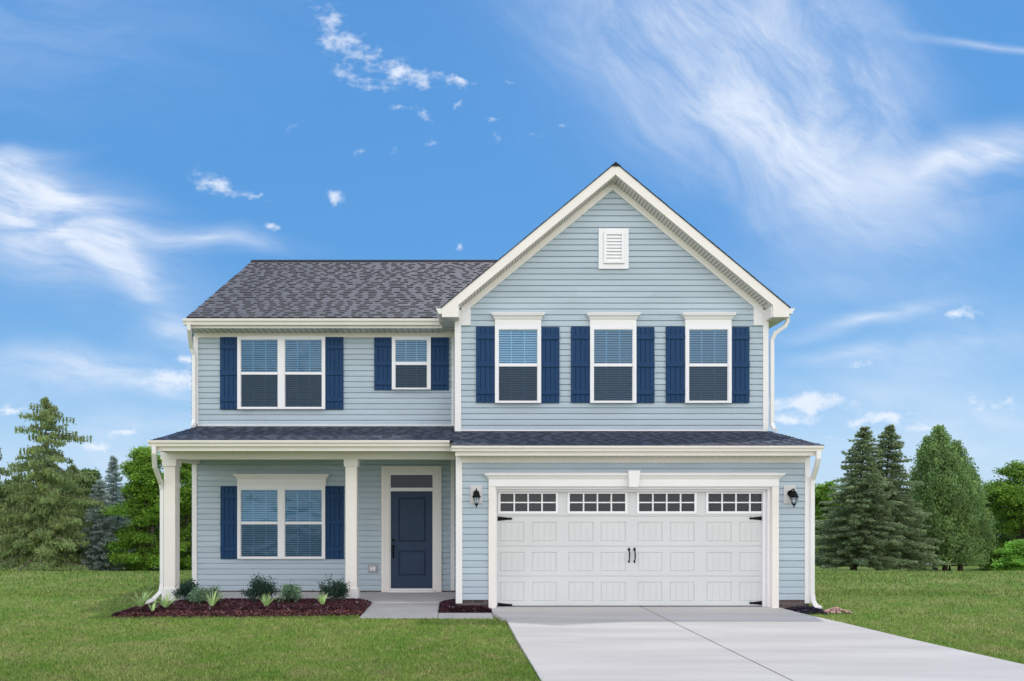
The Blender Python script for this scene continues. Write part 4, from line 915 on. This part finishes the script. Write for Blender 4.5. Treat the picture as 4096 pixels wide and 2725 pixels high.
# ---------------------------------------------------------------- LIGHT, SKY, CAMERA
EL, AZ = 68.0, 28.0
W = bpy.data.worlds.new('World'); S.world = W; W.use_nodes = True; nt = W.node_tree; N = nt.nodes; L = nt.links
bg = N['Background']; sky = N.new('ShaderNodeTexSky'); sky.sky_type = 'NISHITA'; sky.sun_disc = False; sky.sun_elevation = R(EL); sky.sun_rotation = R(AZ)
sky.air_density = 1.0; sky.dust_density = .6; sky.ozone_density = 2.5
bg.inputs[1].default_value = .12
tc = N.new('ShaderNodeTexCoord'); sep = N.new('ShaderNodeSeparateXYZ'); L.new(tc.outputs['Generated'], sep.inputs[0])
def m1(op, a, b=None, clamp=False, c=None):
    n = N.new('ShaderNodeMath'); n.operation = op; n.use_clamp = clamp
    for i, v in enumerate((a, b, c)):
        if v is None: continue
        if isinstance(v, (int, float)): n.inputs[i].default_value = v
        else: L.new(v, n.inputs[i])
    return n.outputs[0]
yp = m1('MAXIMUM', sep.outputs[1], .08)
U = m1('DIVIDE', sep.outputs[0], yp); V = m1('DIVIDE', sep.outputs[2], yp)
# horizontal / vertical tangents, scaled to 0.01 units
comb = N.new('ShaderNodeCombineXYZ'); L.new(U, comb.inputs[0]); L.new(V, comb.inputs[1])
def noise(vec, scale, det=6, rough=.6, sc=(1,1,1), rot=0, off=(0,0,0), dist=0):
    mp = N.new('ShaderNodeMapping'); mp.vector_type = 'TEXTURE' if False else 'POINT'
    r0 = N.new('ShaderNodeVectorRotate'); r0.rotation_type = 'Z_AXIS'; r0.inputs['Angle'].default_value = rot
    L.new(vec, r0.inputs['Vector']); L.new(r0.outputs[0], mp.inputs[0]); mp.inputs['Scale'].default_value = sc; mp.inputs['Location'].default_value = off
    n = N.new('ShaderNodeTexNoise'); n.inputs['Scale'].default_value = scale; n.inputs['Detail'].default_value = det; n.inputs['Roughness'].default_value = rough; n.inputs['Distortion'].default_value = dist
    L.new(mp.outputs[0], n.inputs['Vector']); return n
# warp
wn = noise(comb.outputs[0], 4.0, 2, .55); wsub = N.new('ShaderNodeVectorMath'); wsub.operation = 'SUBTRACT'; L.new(wn.outputs['Color'], wsub.inputs[0]); wsub.inputs[1].default_value = (.5,.5,.5)
wsc = N.new('ShaderNodeVectorMath'); wsc.operation = 'SCALE'; L.new(wsub.outputs[0], wsc.inputs[0]); wsc.inputs['Scale'].default_value = .10
wad = N.new('ShaderNodeVectorMath'); wad.operation = 'ADD'; L.new(comb.outputs[0], wad.inputs[0]); L.new(wsc.outputs[0], wad.inputs[1])
wsc2 = N.new('ShaderNodeVectorMath'); wsc2.operation = 'SCALE'; wsc2.inputs['Scale'].default_value = .035
wn2 = noise(comb.outputs[0], 22.0, 3, .6); ws2 = N.new('ShaderNodeVectorMath'); ws2.operation = 'SUBTRACT'; L.new(wn2.outputs['Color'], ws2.inputs[0]); ws2.inputs[1].default_value = (.5,.5,.5); L.new(ws2.outputs[0], wsc2.inputs[0])
wad2 = N.new('ShaderNodeVectorMath'); wad2.operation = 'ADD'; L.new(comb.outputs[0], wad2.inputs[0]); L.new(wsc2.outputs[0], wad2.inputs[1])
def blob(u, v, ru, rv, ang, amp): return (u, v, ru, rv, ang, amp)
def ssum(l, vec, grad=1.75):
    acc = None
    for u, v, ru, rv, ang, amp in l:
        mp = N.new('ShaderNodeMapping'); mp.vector_type = 'TEXTURE'; mp.inputs['Location'].default_value = ((u-1050)/F, (1165-v)/F, 0)
        mp.inputs['Rotation'].default_value = (0,0,R(ang)); mp.inputs['Scale'].default_value = (ru*grad/F, rv*grad/F, 1); L.new(vec, mp.inputs[0])
        g = N.new('ShaderNodeTexGradient'); g.gradient_type = 'QUADRATIC_SPHERE'; L.new(mp.outputs[0], g.inputs[0])
        acc = m1('MULTIPLY', g.outputs[1], amp) if acc is None else m1('MULTIPLY_ADD', g.outputs[1], amp, c=acc)
    return acc
def mr(v, a, b_, c=0, d=1, smooth=True):
    n = N.new('ShaderNodeMapRange'); n.interpolation_type = 'SMOOTHSTEP' if smooth else 'LINEAR'
    L.new(v, n.inputs[0]); n.inputs[1].default_value = a; n.inputs[2].default_value = b_; n.inputs[3].default_value = c; n.inputs[4].default_value = d; return n.outputs[0]
A = ssum([blob(1650,230,520,210,-38,.34), blob(1750,60,300,130,-30,.35), blob(2030,300,120,240,20,.28), blob(1700,120,380,170,-48,.75), blob(1500,40,300,110,-40,.55), blob(1850,330,230,90,-52,.60), blob(1930,470,150,70,-20,.45), blob(1900,100,220,160,-60,.5), blob(1450,230,420,60,-42,.30)], wad.outputs[0], 2.2)
B = ssum([blob(300,1080,500,90,0,.30), blob(2150,1050,420,110,0,.32), blob(2000,880,260,60,4,.30), blob(60,40,420,170,0,.20), blob(1950,650,330,90,0,.18), blob(110,540,170,95,-28,.8), blob(60,600,140,60,-10,.35), blob(400,680,200,60,-35,.22), blob(130,870,220,50,-6,.35), blob(2150,480,220,70,10,.4), blob(2180,390,260,38,12,.9), blob(2330,360,150,45,8,.6), blob(180,500,190,70,-18,1.0), blob(290,620,190,38,-48,.9), blob(470,562,150,26,-4,.7), blob(40,440,120,60,0,.8), blob(20,355,110,26,5,.8),
          blob(200,845,200,34,-4,.75), blob(380,885,90,24,-6,.75), blob(400,760,80,28,10,.6), blob(330,985,200,30,5,.35), blob(2290,115,170,10,-6,.6),
          blob(2000,740,160,16,8,.65), blob(1950,815,170,18,4,.45), blob(2250,800,200,60,8,.35), blob(2250,960,220,50,0,.35)], wad.outputs[0], 2.2)
Cc = ssum([blob(1862,928,95,19,2,1.6), blob(2045,958,52,15,2,1.5), blob(2200,727,52,16,10,1.15), blob(1970,832,60,14,6,.7), blob(2290,930,80,22,4,.75), blob(1975,975,50,9,0,.8), blob(1808,964,45,10,0,1.3), blob(2120,985,45,10,0,1.0), blob(1905,1003,30,8,0,.9),
           blob(500,430,60,20,-20,1.05), blob(770,464,22,17,-20,1.2), blob(625,528,18,9,0,.8), blob(598,453,30,8,-5,.7), blob(25,945,60,12,0,1.3), blob(215,1024,46,10,0,1.2), blob(285,995,50,9,5,1.0), blob(405,876,75,28,-8,1.2), blob(425,824,40,14,0,1.1),
           blob(900,150,110,50,-35,.42), blob(790,120,110,50,-55,.48), blob(760,50,80,34,-50,.40), blob(825,185,40,16,-20,.5), blob(1055,186,45,12,-5,1.0), blob(915,175,36,18,0,.8), blob(975,185,24,16,20,.7), blob(922,252,26,8,0,.75), blob(1052,242,16,9,0,.8), blob(1125,272,24,7,0,.75),
           blob(985,270,30,10,-20,.55), blob(915,335,30,12,0,.7), blob(830,345,22,12,0,.55), blob(993,325,22,9,0,.65), blob(1160,320,36,14,-10,.5), blob(1165,185,22,12,0,.5), blob(1240,316,24,6,0,.6), blob(1290,288,22,7,0,.5), blob(1052,573,14,5,0,.9), blob(675,300,22,14,0,.4)], wad2.outputs[0], 2.3)
nA = noise(wad.outputs[0], 3.6, 7, .66, sc=(1,2.8,1), rot=R(48), dist=.5); nB = noise(wad.outputs[0], 6.5, 6, .6, sc=(1,3.6,1), rot=R(8), dist=.4, off=(3,1,0)); nC = noise(comb.outputs[0], 30, 5, .62, sc=(1,1.5,1), off=(5,2,0))
fibA = mr(nA.outputs[0], .28, .74, .22, 1); fibB = mr(nB.outputs[0], .26, .70, .28, 1)
alA = m1('MULTIPLY', m1('MULTIPLY', mr(A, .0, 1.25, 0, 1, False), fibA), 1.0)
alB = m1('MULTIPLY', m1('MULTIPLY', mr(B, .0, .95, 0, 1, False), fibB), .95)
alC = m1('MULTIPLY', mr(m1('ADD', Cc, m1('MULTIPLY', m1('SUBTRACT', nC.outputs[0], .5), 2.6)), .25, 1.25, 0, .85), mr(Cc, .05, .3))
# thin veil toward the horizon
veil = m1('MULTIPLY', mr(sep.outputs[2], .22, .02), .25)
alpha = m1('SUBTRACT', 1.0, m1('MULTIPLY', m1('MULTIPLY', m1('SUBTRACT',1.0,alA), m1('SUBTRACT',1.0,alB)), m1('SUBTRACT',1.0,alC)))
front = mr(sep.outputs[1], .10, .25)
alpha = m1('MULTIPLY', alpha, front)
# added bright cloud bank behind the camera, out of view, fills the facade
nR = noise(tc.outputs['Generated'], 2.2, 3, .55)
rear_fill = m1('MULTIPLY', m1('MULTIPLY', mr(sep.outputs[1], .1, -.3), mr(nR.outputs[0], .32, .60, .45, 1.12)), mr(sep.outputs[2], .95, .25, .62, 1))
rp = N.new('ShaderNodeValToRGB'); L.new(sep.outputs[2], rp.inputs[0]); e = rp.color_ramp.elements
AIR = [(0,(.44,.61,.81)),(.08,(.33,.545,.80)),(.18,(.185,.43,.76)),(.33,(.088,.315,.69)),(.52,(.075,.29,.67)),(1,(.04,.18,.5))]
e[0].position, e[0].color = 0, (*AIR[0][1],1); e[1].position, e[1].color = 1, (*AIR[-1][1],1)
for p, c in AIR[1:-1]: q = e.new(p); q.color = (*c,1)
scl = N.new('ShaderNodeVectorMath'); scl.operation = 'SCALE'; L.new(rp.outputs[0], scl.inputs[0]); scl.inputs['Scale'].default_value = 1/.12
tint = N.new('ShaderNodeMix'); tint.data_type = 'RGBA'; tint.inputs[0].default_value = .85; L.new(sky.outputs[0], tint.inputs[6]); L.new(scl.outputs[0], tint.inputs[7])
def mixc(f, a, bcol):
    x = N.new('ShaderNodeMix'); x.data_type = 'RGBA'; L.new(f, x.inputs[0]); L.new(a, x.inputs[6]); x.inputs[7].default_value = (*bcol,1); return x.outputs[2]
CL = 7.4; RC = 15.0
cs = mixc(veil, tint.outputs[2], (CL*.60,CL*.83,CL*1.05))
cs = mixc(alpha, cs, (CL*.86,CL*.93,CL*1.05))
cs = mixc(rear_fill, cs, (RC*.97,RC*.98,RC*1.0))
L.new(cs, bg.inputs[0])
W.cycles.sampling_method = 'MANUAL'; W.cycles.sample_map_resolution = 256

sun = bpy.data.lights.new('sun', 'SUN'); sun.energy = 1.75; sun.angle = R(1.2); sun.color = (1,.95,.88)
so = bpy.data.objects.new('sun', sun); COL.objects.link(so)
sv = Vector((math.sin(R(AZ))*math.cos(R(EL)), math.cos(R(AZ))*math.cos(R(EL)), math.sin(R(EL))))
so.rotation_euler = sv.to_track_quat('Z', 'Y').to_euler(); so.location = (8,20,25)

cam = bpy.data.cameras.new('camera'); co = bpy.data.objects.new('camera', cam); COL.objects.link(co); S.camera = co
co.location = (0,-CY,CZ); co.rotation_euler = (R(90),0,0); cam.sensor_width = 36; cam.lens = 36*F/2357; cam.clip_end = 5000; cam.clip_start = .1
cam.shift_x = (1178.5-1050)/2357; cam.shift_y = (1165-784)/2357
S.render.resolution_x = 1024; S.render.resolution_y = 681
S.view_settings.view_transform = 'Standard'; S.view_settings.look = 'None'; S.view_settings.exposure = 0.16; S.view_settings.gamma = 1
S.render.engine = 'CYCLES'; S.cycles.max_bounces = 6; S.cycles.transparent_max_bounces = 12
